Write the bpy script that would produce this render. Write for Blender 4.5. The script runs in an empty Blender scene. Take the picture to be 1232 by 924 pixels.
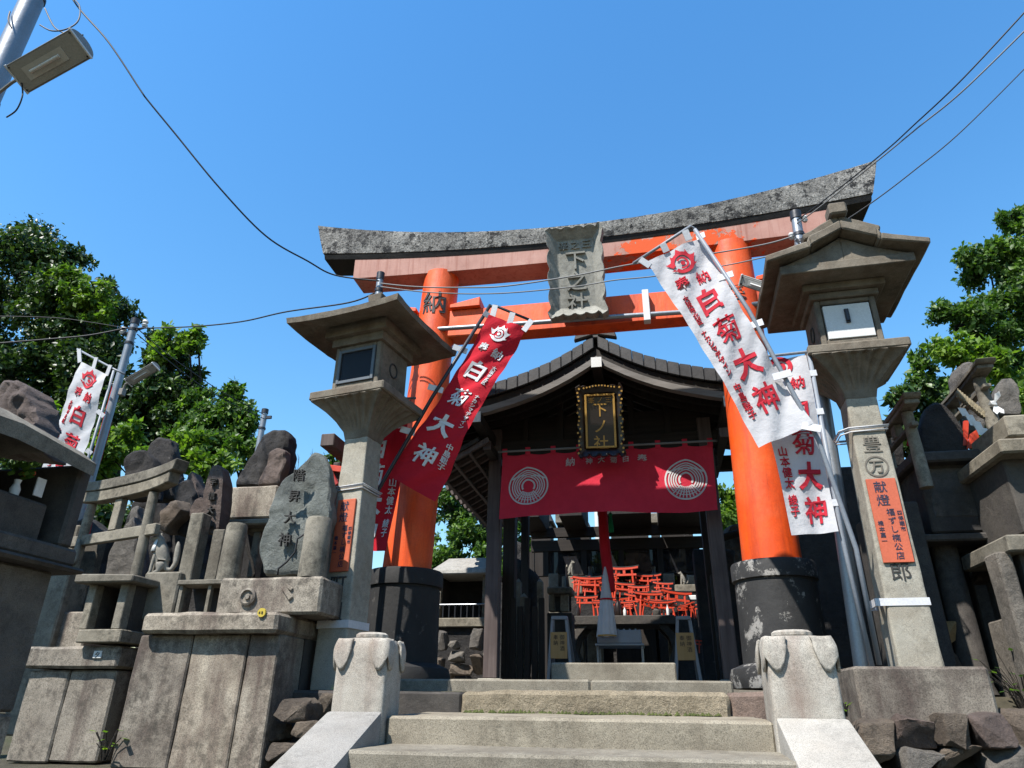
import bpy, bmesh, math, random
import numpy as np
from mathutils import Vector, Matrix, noise
from math import sin, cos, pi, radians, hypot, atan2, sqrt
random.seed(7); rng = np.random.default_rng(11)
SC = bpy.context.scene; COL = SC.collection

# ---------------------------------------------------------------- camera
F, CX, CY = 830.0, 616.0, 462.0
YAW, PITCH, ROLL = radians(11.2), radians(25.1), radians(-0.75)
EYE = Vector((0, 0, 1.6))
FW = Vector((-sin(YAW)*cos(PITCH), cos(YAW)*cos(PITCH), sin(PITCH)))
_r0 = Vector((cos(YAW), sin(YAW), 0)); _u0 = _r0.cross(FW)
RT = _r0*cos(ROLL) - _u0*sin(ROLL); UP = _r0*sin(ROLL) + _u0*cos(ROLL)
cam = bpy.data.objects.new('camera', bpy.data.cameras.new('camera')); COL.objects.link(cam)
cam.matrix_world = Matrix(((RT.x, UP.x, -FW.x, EYE.x), (RT.y, UP.y, -FW.y, EYE.y), (RT.z, UP.z, -FW.z, EYE.z), (0, 0, 0, 1)))
cam.data.sensor_width = 36; cam.data.lens = F/1232*36; cam.data.clip_end = 2000; cam.data.clip_start = .05
SC.camera = cam
# ---------------------------------------------------------------- light
SUN_AZ, SUN_EL = radians(32), radians(55)        # sun stands behind the viewer's left shoulder
w = bpy.data.worlds.new('World'); SC.world = w; w.use_nodes = True
nt = w.node_tree; nt.nodes.clear()
sky = nt.nodes.new('ShaderNodeTexSky'); sky.sky_type = 'NISHITA'; sky.sun_disc = False
to_sun = Vector((-sin(SUN_AZ)*cos(SUN_EL), -cos(SUN_AZ)*cos(SUN_EL), sin(SUN_EL)))
sky.sun_elevation = SUN_EL; sky.sun_rotation = atan2(to_sun.x, to_sun.y)
sky.altitude = 0; sky.air_density = 2.0; sky.dust_density = 0.1; sky.ozone_density = 10.0
bg = nt.nodes.new('ShaderNodeBackground'); bg.inputs[1].default_value = 0.100
wo = nt.nodes.new('ShaderNodeOutputWorld')
hs = nt.nodes.new('ShaderNodeHueSaturation'); hs.inputs['Saturation'].default_value = 1.17
nt.links.new(sky.outputs[0], hs.inputs['Color']); nt.links.new(hs.outputs[0], bg.inputs[0]); nt.links.new(bg.outputs[0], wo.inputs[0])
sun = bpy.data.objects.new('sun', bpy.data.lights.new('sun', 'SUN')); COL.objects.link(sun)
sun.data.energy = 5.0; sun.data.angle = radians(0.5); sun.data.color = (1, .955, .89)
sun.rotation_euler = (-to_sun).to_track_quat('-Z', 'Y').to_euler(); sun.location = (-4, -6, 12)
SC.view_settings.view_transform = 'Standard'; SC.view_settings.look = 'None'
SC.view_settings.exposure = 1.15; SC.view_settings.gamma = 1.0; SC.view_settings.use_curve_mapping = False

# ---------------------------------------------------------------- helpers
def _ray(x, y): return FW*F + RT*(x-CX) - UP*(y-CY)
def at(x, y, Y):
    d = _ray(x, y); return EYE + d*(Y/d.y)
def atx(x, y, X):
    d = _ray(x, y); return EYE + d*(X/d.x)

ORG = {}
def org(o): return ORG.get(o, Vector((0, 0, 0)))
def tag(o, label=None, cat=None, group=None, kind=None):
    if label: o['label'] = label
    if cat: o['category'] = cat
    if group: o['group'] = group
    if kind: o['kind'] = kind
    return o
def thing(name, label, cat, loc=(0, 0, 0), group=None):
    o = bpy.data.objects.new(name, None); COL.objects.link(o); o.location = loc; o.empty_display_size = .1
    ORG[o] = Vector(loc); return tag(o, label, cat, group)
def setting(name, loc=(0, 0, 0)):
    o = bpy.data.objects.new(name, None); COL.objects.link(o); o.location = loc
    ORG[o] = Vector(loc); return tag(o, kind='structure')
def copy_tree(o, parent=None):
    c = o.copy(); COL.objects.link(c); c.parent = parent
    for ch in list(o.children): copy_tree(ch, c)
    return c

class MB:
    def __init__(s): s.v = []; s.f = []
    def add(s, vs, fs):
        n = len(s.v); s.v += [Vector(q) for q in vs]; s.f += [tuple(i+n for i in f) for f in fs]; return s
    def box(s, x0, x1, y0, y1, z0, z1, tx=0, ty=0):
        # tx, ty: inset of the top face
        return s.add([(x0, y0, z0), (x1, y0, z0), (x1, y1, z0), (x0, y1, z0), (x0+tx, y0+ty, z1), (x1-tx, y0+ty, z1), (x1-tx, y1-ty, z1), (x0+tx, y1-ty, z1)],
                     [(3, 2, 1, 0), (4, 5, 6, 7), (0, 1, 5, 4), (1, 2, 6, 5), (2, 3, 7, 6), (3, 0, 4, 7)])
    def obox(s, c, X, Y, Z):
        c, X, Y, Z = map(Vector, (c, X, Y, Z))
        return s.add([c-X-Y-Z, c+X-Y-Z, c+X+Y-Z, c-X+Y-Z, c-X-Y+Z, c+X-Y+Z, c+X+Y+Z, c-X+Y+Z],
                     [(3, 2, 1, 0), (4, 5, 6, 7), (0, 1, 5, 4), (1, 2, 6, 5), (2, 3, 7, 6), (3, 0, 4, 7)])
    def bar(s, a, b, w, h, up=(0, 0, 1)):
        a, b = Vector(a), Vector(b); d = (b-a); L = d.length; d.normalize()
        sd = d.cross(Vector(up)); 
        if sd.length < 1e-4: sd = d.cross(Vector((0, 1, 0)))
        sd.normalize(); u = sd.cross(d)
        return s.obox((a+b)/2, d*(L/2), sd*(w/2), u*(h/2))
    def rings(s, rings, cap=True, closed=True):
        n = len(rings[0]); b = len(s.v); fs = []
        for r in rings: s.v += [Vector(q) for q in r]
        for k in range(len(rings)-1):
            for i in range(n if closed else n-1):
                j = (i+1) % n; fs.append((b+k*n+i, b+k*n+j, b+(k+1)*n+j, b+(k+1)*n+i))
        if cap:
            fs.append(tuple(b+i for i in range(n))[::-1]); fs.append(tuple(b+(len(rings)-1)*n+i for i in range(n)))
        s.f += fs; return s
    def tube(s, pts, r, n=10, cap=True):
        pts = [Vector(p) for p in pts]; R = []
        rad = r if isinstance(r, (list, tuple)) else [r]*len(pts)
        u = None
        for i, p in enumerate(pts):
            d = (pts[min(i+1, len(pts)-1)]-pts[max(i-1, 0)]).normalized()
            if u is None:
                u = d.cross(Vector((0, 0, 1)))
                if u.length < 1e-3: u = d.cross(Vector((1, 0, 0)))
            u = (u-d*u.dot(d)).normalized(); v = d.cross(u)
            R.append([p+(u*cos(2*pi*k/n)+v*sin(2*pi*k/n))*rad[i] for k in range(n)])
        return s.rings(R, cap)
    def lathe(s, c, prof, n=24):
        c = Vector(c)
        return s.rings([[c+Vector((r*cos(2*pi*k/n), r*sin(2*pi*k/n), z)) for k in range(n)] for r, z in prof])
    def prism(s, poly, vec):
        # poly: list of 3D points (planar), vec: extrusion
        poly = [Vector(p) for p in poly]; vec = Vector(vec); n = len(poly); b = len(s.v)
        s.v += poly+[p+vec for p in poly]
        s.f += [tuple(b+i for i in range(n)), tuple(b+n+i for i in range(n))[::-1]]
        s.f += [(b+i, b+n+i, b+n+(i+1) % n, b+(i+1) % n) for i in range(n)]; return s
    def build(s, name, mat, parent=None, bevel=0, smooth=False, seg=1, rough=0, sub=0, seed=0, loc=None):
        me = bpy.data.meshes.new(name)
        vs = s.v
        if parent is not None: o0 = org(parent)
        elif loc is not None: o0 = Vector(loc)
        else:
            xs = [v.x for v in vs]; ys = [v.y for v in vs]; zs = [v.z for v in vs]
            o0 = Vector(((min(xs)+max(xs))/2, (min(ys)+max(ys))/2, min(zs)))
        me.from_pydata([tuple(v-o0) for v in vs], [], s.f)
        bm = bmesh.new(); bm.from_mesh(me)
        bmesh.ops.recalc_face_normals(bm, faces=bm.faces)
        if bevel:
            es = [e for e in bm.edges if len(e.link_faces) == 2 and e.calc_face_angle(0) > .5]
            bmesh.ops.bevel(bm, geom=es, offset=bevel, segments=seg, profile=.6, affect='EDGES', clamp_overlap=True)
        if sub:
            bmesh.ops.triangulate(bm, faces=[f for f in bm.faces if len(f.verts) > 4])
            for _ in range(sub): bmesh.ops.subdivide_edges(bm, edges=bm.edges, cuts=1, use_grid_fill=True)
        if rough:
            bm.normal_update()
            for v in bm.verts:
                p = (v.co+o0)
                d = noise.noise(p*5+Vector((seed*3.7, 0, 0)))*.6+noise.noise(p*14+Vector((seed, 4, 0)))*.4
                v.co += v.normal*d*rough
        bm.to_mesh(me); bm.free()
        if smooth:
            for p in me.polygons: p.use_smooth = True
            if smooth != 'all':
                try: me.set_sharp_from_angle(angle=radians(smooth if smooth is not True else 40))
                except Exception: pass
        if mat is not None: me.materials.append(mat)
        o = bpy.data.objects.new(name, me); COL.objects.link(o)
        if parent is not None: o.parent = parent; ORG[o] = org(parent)
        else: o.location = o0; ORG[o] = o0
        return o

def resample(poly, n):
    poly = [Vector(p) for p in poly]; m = len(poly)
    L = [0]
    for i in range(m): L.append(L[-1]+(poly[(i+1) % m]-poly[i]).length)
    out = []
    for k in range(n):
        t = L[-1]*k/n
        for i in range(m):
            if L[i] <= t <= L[i+1]+1e-9:
                f = (t-L[i])/max(L[i+1]-L[i], 1e-9); out.append(poly[i].lerp(poly[(i+1) % m], f)); break
    return out
def stone_slab(name, px, Y, depth, mat, parent=None, rough=.02, n=64, round_=.9, seed=1, lean=0, smooth=28):
    """standing stone with the traced face outline at distance Y and its own thickness; a rounded, uneven boulder-like slab"""
    poly = resample([at(x, y, Y) for x, y in px], n)
    c = sum(poly, Vector())/n; zb = min(p.z for p in poly)
    def sm(P):
        return [(P[i-1]+P[i]*2+P[(i+1) % n])/4 for i in range(n)]
    poly = sm(poly)
    R = []
    for sc_, dy in ((.55, 1.0), (.86, .97), (.98, .8), (1.0, .45), (.985, .12), (round_, .0), (.8, -.012), (.68, -.015), (.55, -.018), (.42, -.02), (.28, -.02), (.12, -.02)):
        R.append([c+(p-c)*sc_+Vector((0, depth*dy+lean*(p.z-zb), 0)) for p in poly])
    m = MB().rings(R)
    for i, v in enumerate(m.v):
        q = v*4.3+Vector((seed*5.1, seed, 0)); q2 = v*13+Vector((0, seed*2.2, 0))
        v += Vector((noise.noise(q), noise.noise(q+Vector((9, 0, 0))), noise.noise(q+Vector((0, 9, 0)))*.5))*rough*1.2
        v += Vector((noise.noise(q2), noise.noise(q2+Vector((9, 0, 0))), noise.noise(q2+Vector((0, 9, 0)))*.5))*rough*.6
        crag = 1-2*abs(noise.noise(v*Vector((7, 7, 3.2)).length*.0+Vector((v.x*8, v.y*8, v.z*4+seed))))
        v.y += (crag-.4)*rough*.55
    return m.build(name, mat, parent, smooth=smooth, sub=1, rough=.014 if rough > .011 else .005, seed=seed)
def rock(name, c, size, mat, parent=None, seed=1, rough=.28, sub=4, smooth=24):
    """broken stone: hull of scattered points, so it has fracture faces, with worn edges and an uneven skin"""
    rr = random.Random(seed*13+5); sx, sy, sz = size; c = Vector(c); bm = bmesh.new()
    for k in range(17 if sub > 1 else 9):
        u = Vector((rr.gauss(0, 1), rr.gauss(0, 1), rr.gauss(0, 1))).normalized()
        q = Vector([math.copysign(abs(a)**.55, a) for a in u])*(1-rough*rr.random())
        bm.verts.new((q.x*sx, q.y*sy, q.z*sz))
    r = bmesh.ops.convex_hull(bm, input=bm.verts)
    bmesh.ops.delete(bm, geom=[g for g in r['geom_interior'] if isinstance(g, bmesh.types.BMVert)], context='VERTS')
    ms = min(size)
    if sub > 1:
        bmesh.ops.dissolve_limit(bm, angle_limit=.22, verts=bm.verts, edges=bm.edges)
        bmesh.ops.bevel(bm, geom=list(bm.edges), offset=ms*.14, segments=2, profile=.6, affect='EDGES', clamp_overlap=True)
        bmesh.ops.triangulate(bm, faces=bm.faces)
        for _ in range(2 if ms > .05 else 1): bmesh.ops.subdivide_edges(bm, edges=[e for e in bm.edges if e.calc_length() > ms*.16], cuts=1, use_grid_fill=True)
        bmesh.ops.triangulate(bm, faces=bm.faces); bm.normal_update()
        off = Vector((seed*7.13, seed*3.1, seed*1.7))
        for v in bm.verts:
            p = v.co/ms; v.co += v.normal*ms*(.07*noise.noise(p*1.6+off)+.05*noise.noise(p*4+off)+.03*noise.noise(p*9+off))
    m = MB(); bm.verts.ensure_lookup_table(); bm.verts.index_update()
    m.v = [c+v.co for v in bm.verts]; m.f = [tuple(v.index for v in f.verts) for f in bm.faces]; bm.free()
    return m.build(name, mat, parent, smooth=smooth)

_gl = {}
def glyph(ch, bold=.0):
    k = (ch, bold)
    if k not in _gl:
        c = bpy.data.curves.new('glyph', 'FONT'); c.body = ch; c.resolution_u = 3; c.extrude = .5; c.offset = bold
        o = bpy.data.objects.new('glyph', c); COL.objects.link(o)
        dg = bpy.context.evaluated_depsgraph_get(); me = bpy.data.meshes.new_from_object(o.evaluated_get(dg))
        _gl[k] = ([v.co.copy() for v in me.vertices], [tuple(p.vertices) for p in me.polygons])
        bpy.data.objects.remove(o); bpy.data.meshes.remove(me)
    return _gl[k]
def put_glyph(m, ch, fn, u, v, size, depth, bold=.0, sx=1.0, slant=0):
    vs, fs = glyph(ch, bold)
    m.add([fn(u+((q.x-.5)+slant*(q.y-.38))*size*sx, v+((q.y-.38)+slant*.35*(q.x-.5))*size, q.z*2*depth) for q in vs], fs)
def column(m, txt, fn, u, v, size, depth, step=1.05, bold=.0, sx=1.0, slant=0):
    for ch in txt:
        if ch != ' ': put_glyph(m, ch, fn, u, v, size, depth, bold, sx, slant)
        v -= size*step*(.5 if ch == ' ' else 1)
def chars(name, mat, parent, items):
    # every printed or carved character is a piece of its own: (character, fn, u, v, size, depth, bold, sx, slant)
    for it in items:
        m = MB(); put_glyph(m, *it); m.build(name, mat, parent)
def col_items(txt, fn, u, v, size, depth, step=1.05, bold=.0, sx=1.0, slant=0):
    out = []
    for ch in txt:
        if ch != ' ': out.append((ch, fn, u, v, size, depth, bold, sx, slant))
        v -= size*step*(.5 if ch == ' ' else 1)
    return out
def plane_fn(o, R, U, N=None):
    o, R, U = Vector(o), Vector(R).normalized(), Vector(U).normalized()
    N = (R.cross(U)).normalized() if N is None else Vector(N)
    return lambda u, v, w_: o+R*u+U*v+N*w_

# ---------------------------------------------------------------- materials
def newmat(name):
    m = bpy.data.materials.new(name); m.use_nodes = True; t = m.node_tree
    b = t.nodes['Principled BSDF']; return m, t, b
def _noise(t, vec, scale, detail=6, rough=.6, w_=None):
    n = t.nodes.new('ShaderNodeTexNoise'); n.inputs['Scale'].default_value = scale; n.inputs['Detail'].default_value = detail
    n.inputs['Roughness'].default_value = rough; t.links.new(vec, n.inputs['Vector']); return n.outputs['Fac']
def _ramp(t, fac, stops):
    r = t.nodes.new('ShaderNodeValToRGB'); t.links.new(fac, r.inputs[0]); e = r.color_ramp.elements
    e[0].position, e[0].color = stops[0][0], (*stops[0][1], 1); e[1].position, e[1].color = stops[-1][0], (*stops[-1][1], 1)
    for p, c in stops[1:-1]: q = e.new(p); q.color = (*c, 1)
    return r.outputs[0]
def _mask(t, fac, lo, hi):
    n = t.nodes.new('ShaderNodeMapRange'); n.inputs['From Min'].default_value = lo; n.inputs['From Max'].default_value = hi
    t.links.new(fac, n.inputs['Value']); return n.outputs[0]
def _mix(t, fac, a, b, mode='MIX'):
    n = t.nodes.new('ShaderNodeMix'); n.data_type = 'RGBA'; n.blend_type = mode
    for s_, i in ((fac, 0), (a, 6), (b, 7)):
        if isinstance(s_, (int, float)): n.inputs[i].default_value = s_
        elif isinstance(s_, tuple): n.inputs[i].default_value = (*s_, 1)
        else: t.links.new(s_, n.inputs[i])
    return n.outputs[2]
def _mul(t, a, b, op='MULTIPLY'):
    n = t.nodes.new('ShaderNodeMath'); n.operation = op
    for s_, i in ((a, 0), (b, 1)):
        if isinstance(s_, (int, float)): n.inputs[i].default_value = s_
        else: t.links.new(s_, n.inputs[i])
    return n.outputs[0]
def _pos(t, scale=None):
    g = t.nodes.new('ShaderNodeNewGeometry')
    if scale is None: return g.outputs['Position']
    m = t.nodes.new('ShaderNodeMapping'); m.inputs['Scale'].default_value = scale; t.links.new(g.outputs['Position'], m.inputs[0]); return m.outputs[0]
def _bump(t, b, h, strength, dist):
    n = t.nodes.new('ShaderNodeBump'); n.inputs['Strength'].default_value = strength; n.inputs['Distance'].default_value = dist
    t.links.new(h, n.inputs['Height']); t.links.new(n.outputs[0], b.inputs['Normal'])
KS = .94; KP = .67
def stone(name, c1, c2, stain=None, stain_amt=.5, speck=.35, speck_scale=150, streak=None, streak_amt=.6, lichen=None, lich=(.6, .68), lich_scale=9, scale=5, bump=.5, bd=.012, rough=.88, vary=True, mottle=.45):
    m, t, b = newmat(name); p = _pos(t)
    col = _ramp(t, _noise(t, p, scale, 8, .65), [(.3, c1), (.7, c2)])
    if stain: col = _mix(t, _mul(t, _mask(t, _noise(t, p, 2.3, 8, .7), .47, .66), stain_amt), col, stain)
    if streak: col = _mix(t, _mul(t, _mask(t, _noise(t, _pos(t, (7, 7, .9)), 1.0, 6, .65), .48, .68), streak_amt), col, streak)
    if lichen: col = _mix(t, _mask(t, _noise(t, p, lich_scale, 10, .75), *lich), col, lichen)
    g = _noise(t, p, speck_scale*2.1, 2, .6)
    sp = _ramp(t, g, [(.32, (1-speck,)*3), (.5, (1, 1, 1)), (.72, (1+speck*.5,)*3)])
    col = _mix(t, 1.0, col, sp, 'MULTIPLY')
    # blotchy grime and pitting
    mo = _mul(t, _mask(t, _noise(t, p, 21, 9, .78), .45, .62), _mask(t, _noise(t, p, 3.1, 5, .6), .36, .58))
    col = _mix(t, _mul(t, mo, mottle), col, tuple(a*.28 for a in c1))
    oi = t.nodes.new('ShaderNodeObjectInfo')          # block to block difference in tone
    col = _mix(t, 1.0, col, _ramp(t, oi.outputs['Random'] if vary else _mul(t, oi.outputs['Random'], 0.0001, 'MULTIPLY'), [(0, (.72*KS, .71*KS, .69*KS)), (1, (.73*KS, .72*KS, .70*KS))] if not vary else [(0, (.54*KS, .53*KS, .52*KS)), (.5, (.68*KS, .675*KS, .66*KS)), (1, (.80*KS, .77*KS, .72*KS))]), 'MULTIPLY')
    t.links.new(col, b.inputs['Base Color']); b.inputs['Roughness'].default_value = rough; b.inputs['Specular IOR Level'].default_value = .3
    h = _mul(t, _mul(t, _noise(t, p, 16, 10, .72), 1.0), _mul(t, g, .22), 'ADD'); _bump(t, b, h, bump, bd*.85)

    return m
def paint(name, c, c2=None, rough=.45, nscale=4, bump=.06, spec=.4, metallic=0, grime=None, gamt=.5, fine=.12):
    m, t, b = newmat(name); p = _pos(t)
    c = tuple(a*KP for a in c); c2 = tuple(a*KP for a in c2) if c2 else None
    col = _ramp(t, _noise(t, p, nscale, 6, .6), [(.3, c), (.7, c2 or tuple(a*.85 for a in c))])
    if grime: col = _mix(t, _mul(t, _mask(t, _noise(t, _pos(t, (5, 5, 1.2)), 1.0, 8, .7), .5, .7), gamt), col, grime)
    sp = _ramp(t, _noise(t, p, 90, 3, .6), [(.3, (1-fine,)*3), (.7, (1+fine*.4,)*3)])
    col = _mix(t, 1.0, col, sp, 'MULTIPLY')
    t.links.new(col, b.inputs['Base Color']); b.inputs['Roughness'].default_value = rough
    b.inputs['Specular IOR Level'].default_value = spec; b.inputs['Metallic'].default_value = metallic
    if bump: _bump(t, b, _noise(t, p, 40, 6, .6), bump*3, .006)
    return m
def wood(name, c1, c2, stretch=(30, 30, 1.6), rough=.75, bump=.35):
    m, t, b = newmat(name); p = _pos(t, stretch); c1 = tuple(a*.6 for a in c1); c2 = tuple(a*.6 for a in c2)
    g = _noise(t, p, 1.0, 6, .65)
    col = _ramp(t, g, [(.3, c1), (.7, c2)])
    col = _mix(t, _mul(t, _mask(t, _noise(t, _pos(t), 1.8, 6, .6), .45, .7), .5), col, tuple(a*.55 for a in c1))
    t.links.new(col, b.inputs['Base Color']); b.inputs['Roughness'].default_value = rough; b.inputs['Specular IOR Level'].default_value = .25
    _bump(t, b, g, bump, .006); return m
def cloth(name, c, rough=.9, trans=.25, weave=900):
    m, t, b = newmat(name); p = _pos(t); c = tuple(a*.66 for a in c)
    col = _mix(t, 1.0, c, _ramp(t, _noise(t, p, 7, 6, .6), [(.3, (.86,)*3), (.7, (1.04,)*3)]), 'MULTIPLY')
    t.links.new(col, b.inputs['Base Color']); b.inputs['Roughness'].default_value = rough; b.inputs['Specular IOR Level'].default_value = .15
    _bump(t, b, _noise(t, p, 14, 6, .62), .45, .02)
    tr = t.nodes.new('ShaderNodeBsdfTranslucent'); t.links.new(col, tr.inputs[0])
    mx = t.nodes.new('ShaderNodeMixShader'); mx.inputs[0].default_value = trans
    t.links.new(b.outputs[0], mx.inputs[1]); t.links.new(tr.outputs[0], mx.inputs[2]); t.links.new(mx.outputs[0], t.nodes['Material Output'].inputs[0])
    return m
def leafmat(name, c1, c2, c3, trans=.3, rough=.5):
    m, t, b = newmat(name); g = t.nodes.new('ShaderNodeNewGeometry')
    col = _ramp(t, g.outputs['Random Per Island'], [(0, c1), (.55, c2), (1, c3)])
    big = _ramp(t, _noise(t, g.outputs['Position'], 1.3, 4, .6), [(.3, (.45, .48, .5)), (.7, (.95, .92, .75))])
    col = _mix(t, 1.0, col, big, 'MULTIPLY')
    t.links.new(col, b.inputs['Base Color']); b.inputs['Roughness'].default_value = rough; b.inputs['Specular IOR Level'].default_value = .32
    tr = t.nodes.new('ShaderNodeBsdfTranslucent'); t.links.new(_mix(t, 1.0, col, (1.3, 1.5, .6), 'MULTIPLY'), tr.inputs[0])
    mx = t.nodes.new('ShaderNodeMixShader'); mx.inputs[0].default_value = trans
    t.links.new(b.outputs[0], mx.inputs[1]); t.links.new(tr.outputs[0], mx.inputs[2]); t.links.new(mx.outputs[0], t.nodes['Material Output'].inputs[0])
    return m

G_LIGHT = stone('pale_granite', (.345, .335, .315), (.43, .42, .395), stain=(.30, .27, .23), stain_amt=.35, speck=.4, speck_scale=120, bump=.35)
G_NEWEL = stone('newel_granite', (.41, .385, .34), (.52, .49, .435), stain=(.24, .19, .15), stain_amt=.6, speck=.45, speck_scale=130, streak=(.20, .125, .10), streak_amt=.5, bump=.4, vary=False)
G_STEP = stone('step_granite', (.245, .22, .175), (.33, .302, .245), stain=(.13, .108, .08), stain_amt=.6, speck=.5, speck_scale=110, streak=(.19, .165, .13), streak_amt=.5, bump=.55)
G_ROUGH = stone('rough_hewn_granite', (.29, .245, .17), (.40, .34, .25), stain=(.16, .13, .09), stain_amt=.6, speck=.5, speck_scale=90, bump=1.0, bd=.03)
G_RED = stone('reddish_granite', (.21, .15, .12), (.30, .22, .18), stain=(.12, .08, .07), speck=.5, bump=.8, bd=.02)
G_PED = stone('pedestal_granite', (.28, .245, .20), (.41, .37, .31), stain=(.085, .062, .052), stain_amt=.8, mottle=.92, speck=.45, speck_scale=75, streak=(.085, .055, .048), streak_amt=.85, bump=.55, bd=.010)
G_LANT = stone('lantern_stone', (.155, .132, .10), (.26, .228, .185), stain=(.07, .052, .036), stain_amt=.7, speck=.35, streak=(.13, .09, .06), streak_amt=.55, bump=.5, vary=False)
G_POST = stone('lantern_post_granite', (.34, .32, .27), (.43, .41, .35), stain=(.24, .19, .13), stain_amt=.5, speck=.4, bump=.45, vary=False)
G_GREY = stone('grey_monument_stone', (.17, .155, .14), (.29, .265, .235), stain=(.07, .065, .06), stain_amt=.7, speck=.4, lichen=(.36, .34, .29), lich=(.6, .72), bump=1.0, bd=.05)
G_TORII = stone('small_torii_stone', (.21, .19, .15), (.33, .30, .245), stain=(.085, .07, .052), stain_amt=.75, mottle=.85, speck=.4, bump=.6)
G_BLUE = stone('blue_grey_stone', (.18, .20, .185), (.30, .32, .30), stain=(.11, .12, .12), stain_amt=.6, speck=.3, lichen=(.42, .42, .38), lich=(.63, .75), bump=1.0, bd=.05)
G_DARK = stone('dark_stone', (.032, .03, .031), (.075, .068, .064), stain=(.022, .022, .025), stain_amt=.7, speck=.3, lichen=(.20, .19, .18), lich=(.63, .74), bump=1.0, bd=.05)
G_SHADE = stone('weathered_shade_darkened_granite', (.06, .054, .049), (.125, .112, .098), stain=(.05, .048, .048), stain_amt=.7, speck=.4, streak=(.07, .06, .06), bump=.7)  # weathered granite, its colour darkened further to stand in for shade
G_PURPLE = stone('purple_brown_stone', (.14, .105, .095), (.22, .17, .15), stain=(.07, .055, .05), stain_amt=.6, speck=.3, bump=1.0, bd=.05)
G_ROCK = stone('rubble_rock', (.17, .13, .10), (.34, .28, .22), stain=(.08, .065, .055), stain_amt=.8, speck=.35, lichen=(.36, .31, .22), lich=(.62, .74), lich_scale=5, bump=1.0, scale=3, bd=.05)
G_BASE_D = stone('black_lacquered_stone_shaded', (.016, .016, .017), (.03, .03, .03), speck=.3, lichen=(.12, .115, .11), lich=(.60, .68), lich_scale=6, vary=False, mottle=0, bump=.5, rough=.75)  # left base: less peeled, and darkened to paint the shade on it
G_BASE = stone('black_lacquered_stone', (.022, .022, .023), (.045, .044, .044), stain=(.01, .01, .011), speck=.3, lichen=(.30, .29, .275), lich=(.555, .60), lich_scale=6, vary=False, mottle=0, bump=.5, rough=.7)
G_KAS = stone('lichened_concrete', (.24, .235, .225), (.43, .42, .40), stain=(.085, .083, .083), stain_amt=.85, speck=.7, speck_scale=32, lichen=(.028, .028, .03), lich=(.53, .565), lich_scale=11, bump=1.0, bd=.022, scale=9, vary=False, mottle=.8)
G_SOFFIT = stone('shade_dark_concrete', (.02, .019, .02), (.045, .042, .04), speck=.3, bump=.5, vary=False)  # near-black tone paints the shade under the crest beam
G_PLAQ = stone('plaque_stone', (.30, .295, .265), (.40, .395, .36), stain=(.20, .19, .165), stain_amt=.6, speck=.35, bump=.5, vary=False, mottle=.5)
def weathered_vermilion():
    m, t, b = newmat('vermilion_paint'); p = _pos(t); k = .80
    col = _ramp(t, _noise(t, p, 3.0, 8, .65), [(.3, (.60*k, .055*k, .003)), (.55, (.74*k, .082*k, .003)), (.8, (.80*k, .105*k, .006))])
    col = _mix(t, _mul(t, _mask(t, _noise(t, p, 1.7, 8, .7), .50, .72), .55), col, (.62*k, .15*k, .055*k))                       # sun-faded areas
    col = _mix(t, _mul(t, _mask(t, _noise(t, _pos(t, (11, 11, .8)), 1.0, 8, .7), .50, .66), .55), col, (.30*k, .03*k, .004))      # rain streaks
    col = _mix(t, _mask(t, _noise(t, p, 13, 10, .8), .665, .69), col, (.30*k, .14*k, .10*k))                                  # small chips
    col = _mix(t, 1.0, col, _ramp(t, _noise(t, p, 80, 4, .6), [(.3, (.86,)*3), (.7, (1.05,)*3)]), 'MULTIPLY')
    t.links.new(col, b.inputs['Base Color']); b.inputs['Specular IOR Level'].default_value = .35
    t.links.new(_ramp(t, _noise(t, p, 5, 6, .6), [(.3, (.40,)*3), (.7, (.70,)*3)]), b.inputs['Roughness'])
    _bump(t, b, _noise(t, _pos(t, (30, 30, 8)), 1.0, 8, .65), .35, .008); return m
VERM = weathered_vermilion()
VERM2 = paint('vermilion_small', (.66, .055, .012), (.56, .04, .01), rough=.5)
RED_DEEP = paint('deep_red_paint', (.42, .02, .01), rough=.5)
BLACKINK = paint('black_ink', (.012, .012, .014), rough=.6, bump=0)
FAINT = paint('shallow_carving', (.19, .17, .14), rough=.9, bump=0)
CARVED = paint('carved_shadow', (.05, .048, .045), rough=.9, bump=0)
NOTICE = paint('orange_notice_board', (.60, .13, .055), (.52, .11, .05), rough=.55, grime=(.45, .10, .05))
BLUEINK = paint('blue_black_ink', (.025, .03, .07), rough=.6, bump=0)
TAPE = paint('white_tape', (.72, .72, .74), rough=.5)
WHITE = paint('white_paint', (.75, .75, .73), (.68, .68, .66), rough=.6, grime=(.5, .48, .44), gamt=.4)
GALV = paint('galvanised_steel', (.36, .38, .41), (.27, .29, .31), rough=.42, metallic=.55, grime=(.2, .2, .2), gamt=.35)
CONDUIT = paint('grey_plastic_conduit', (.26, .29, .33), (.21, .235, .27), rough=.5, grime=(.15, .15, .16))
DARKMETAL = paint('dark_metal', (.05, .05, .055), rough=.45, metallic=.5)
FRAME = paint('window_frame_paint', (.11, .13, .15), rough=.5)
LAMPGREY = paint('lamp_housing', (.30, .29, .27), (.23, .22, .205), rough=.5)
LAMPGLOW = paint('lamp_reflector', (.62, .61, .58), (.5, .49, .46), rough=.3)
LAMPGLASS = paint('lamp_glass', (.42, .42, .40), rough=.25)
WIRE = paint('black_cable', (.012, .013, .016), rough=.6, bump=0)
WIREGREY = paint('grey_cable', (.22, .22, .22), rough=.6, bump=0)
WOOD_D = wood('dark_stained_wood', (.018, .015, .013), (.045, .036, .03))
WOOD_H = wood('dark_beam_wood', (.018, .015, .013), (.045, .036, .03), stretch=(1.6, 30, 30))
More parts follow.
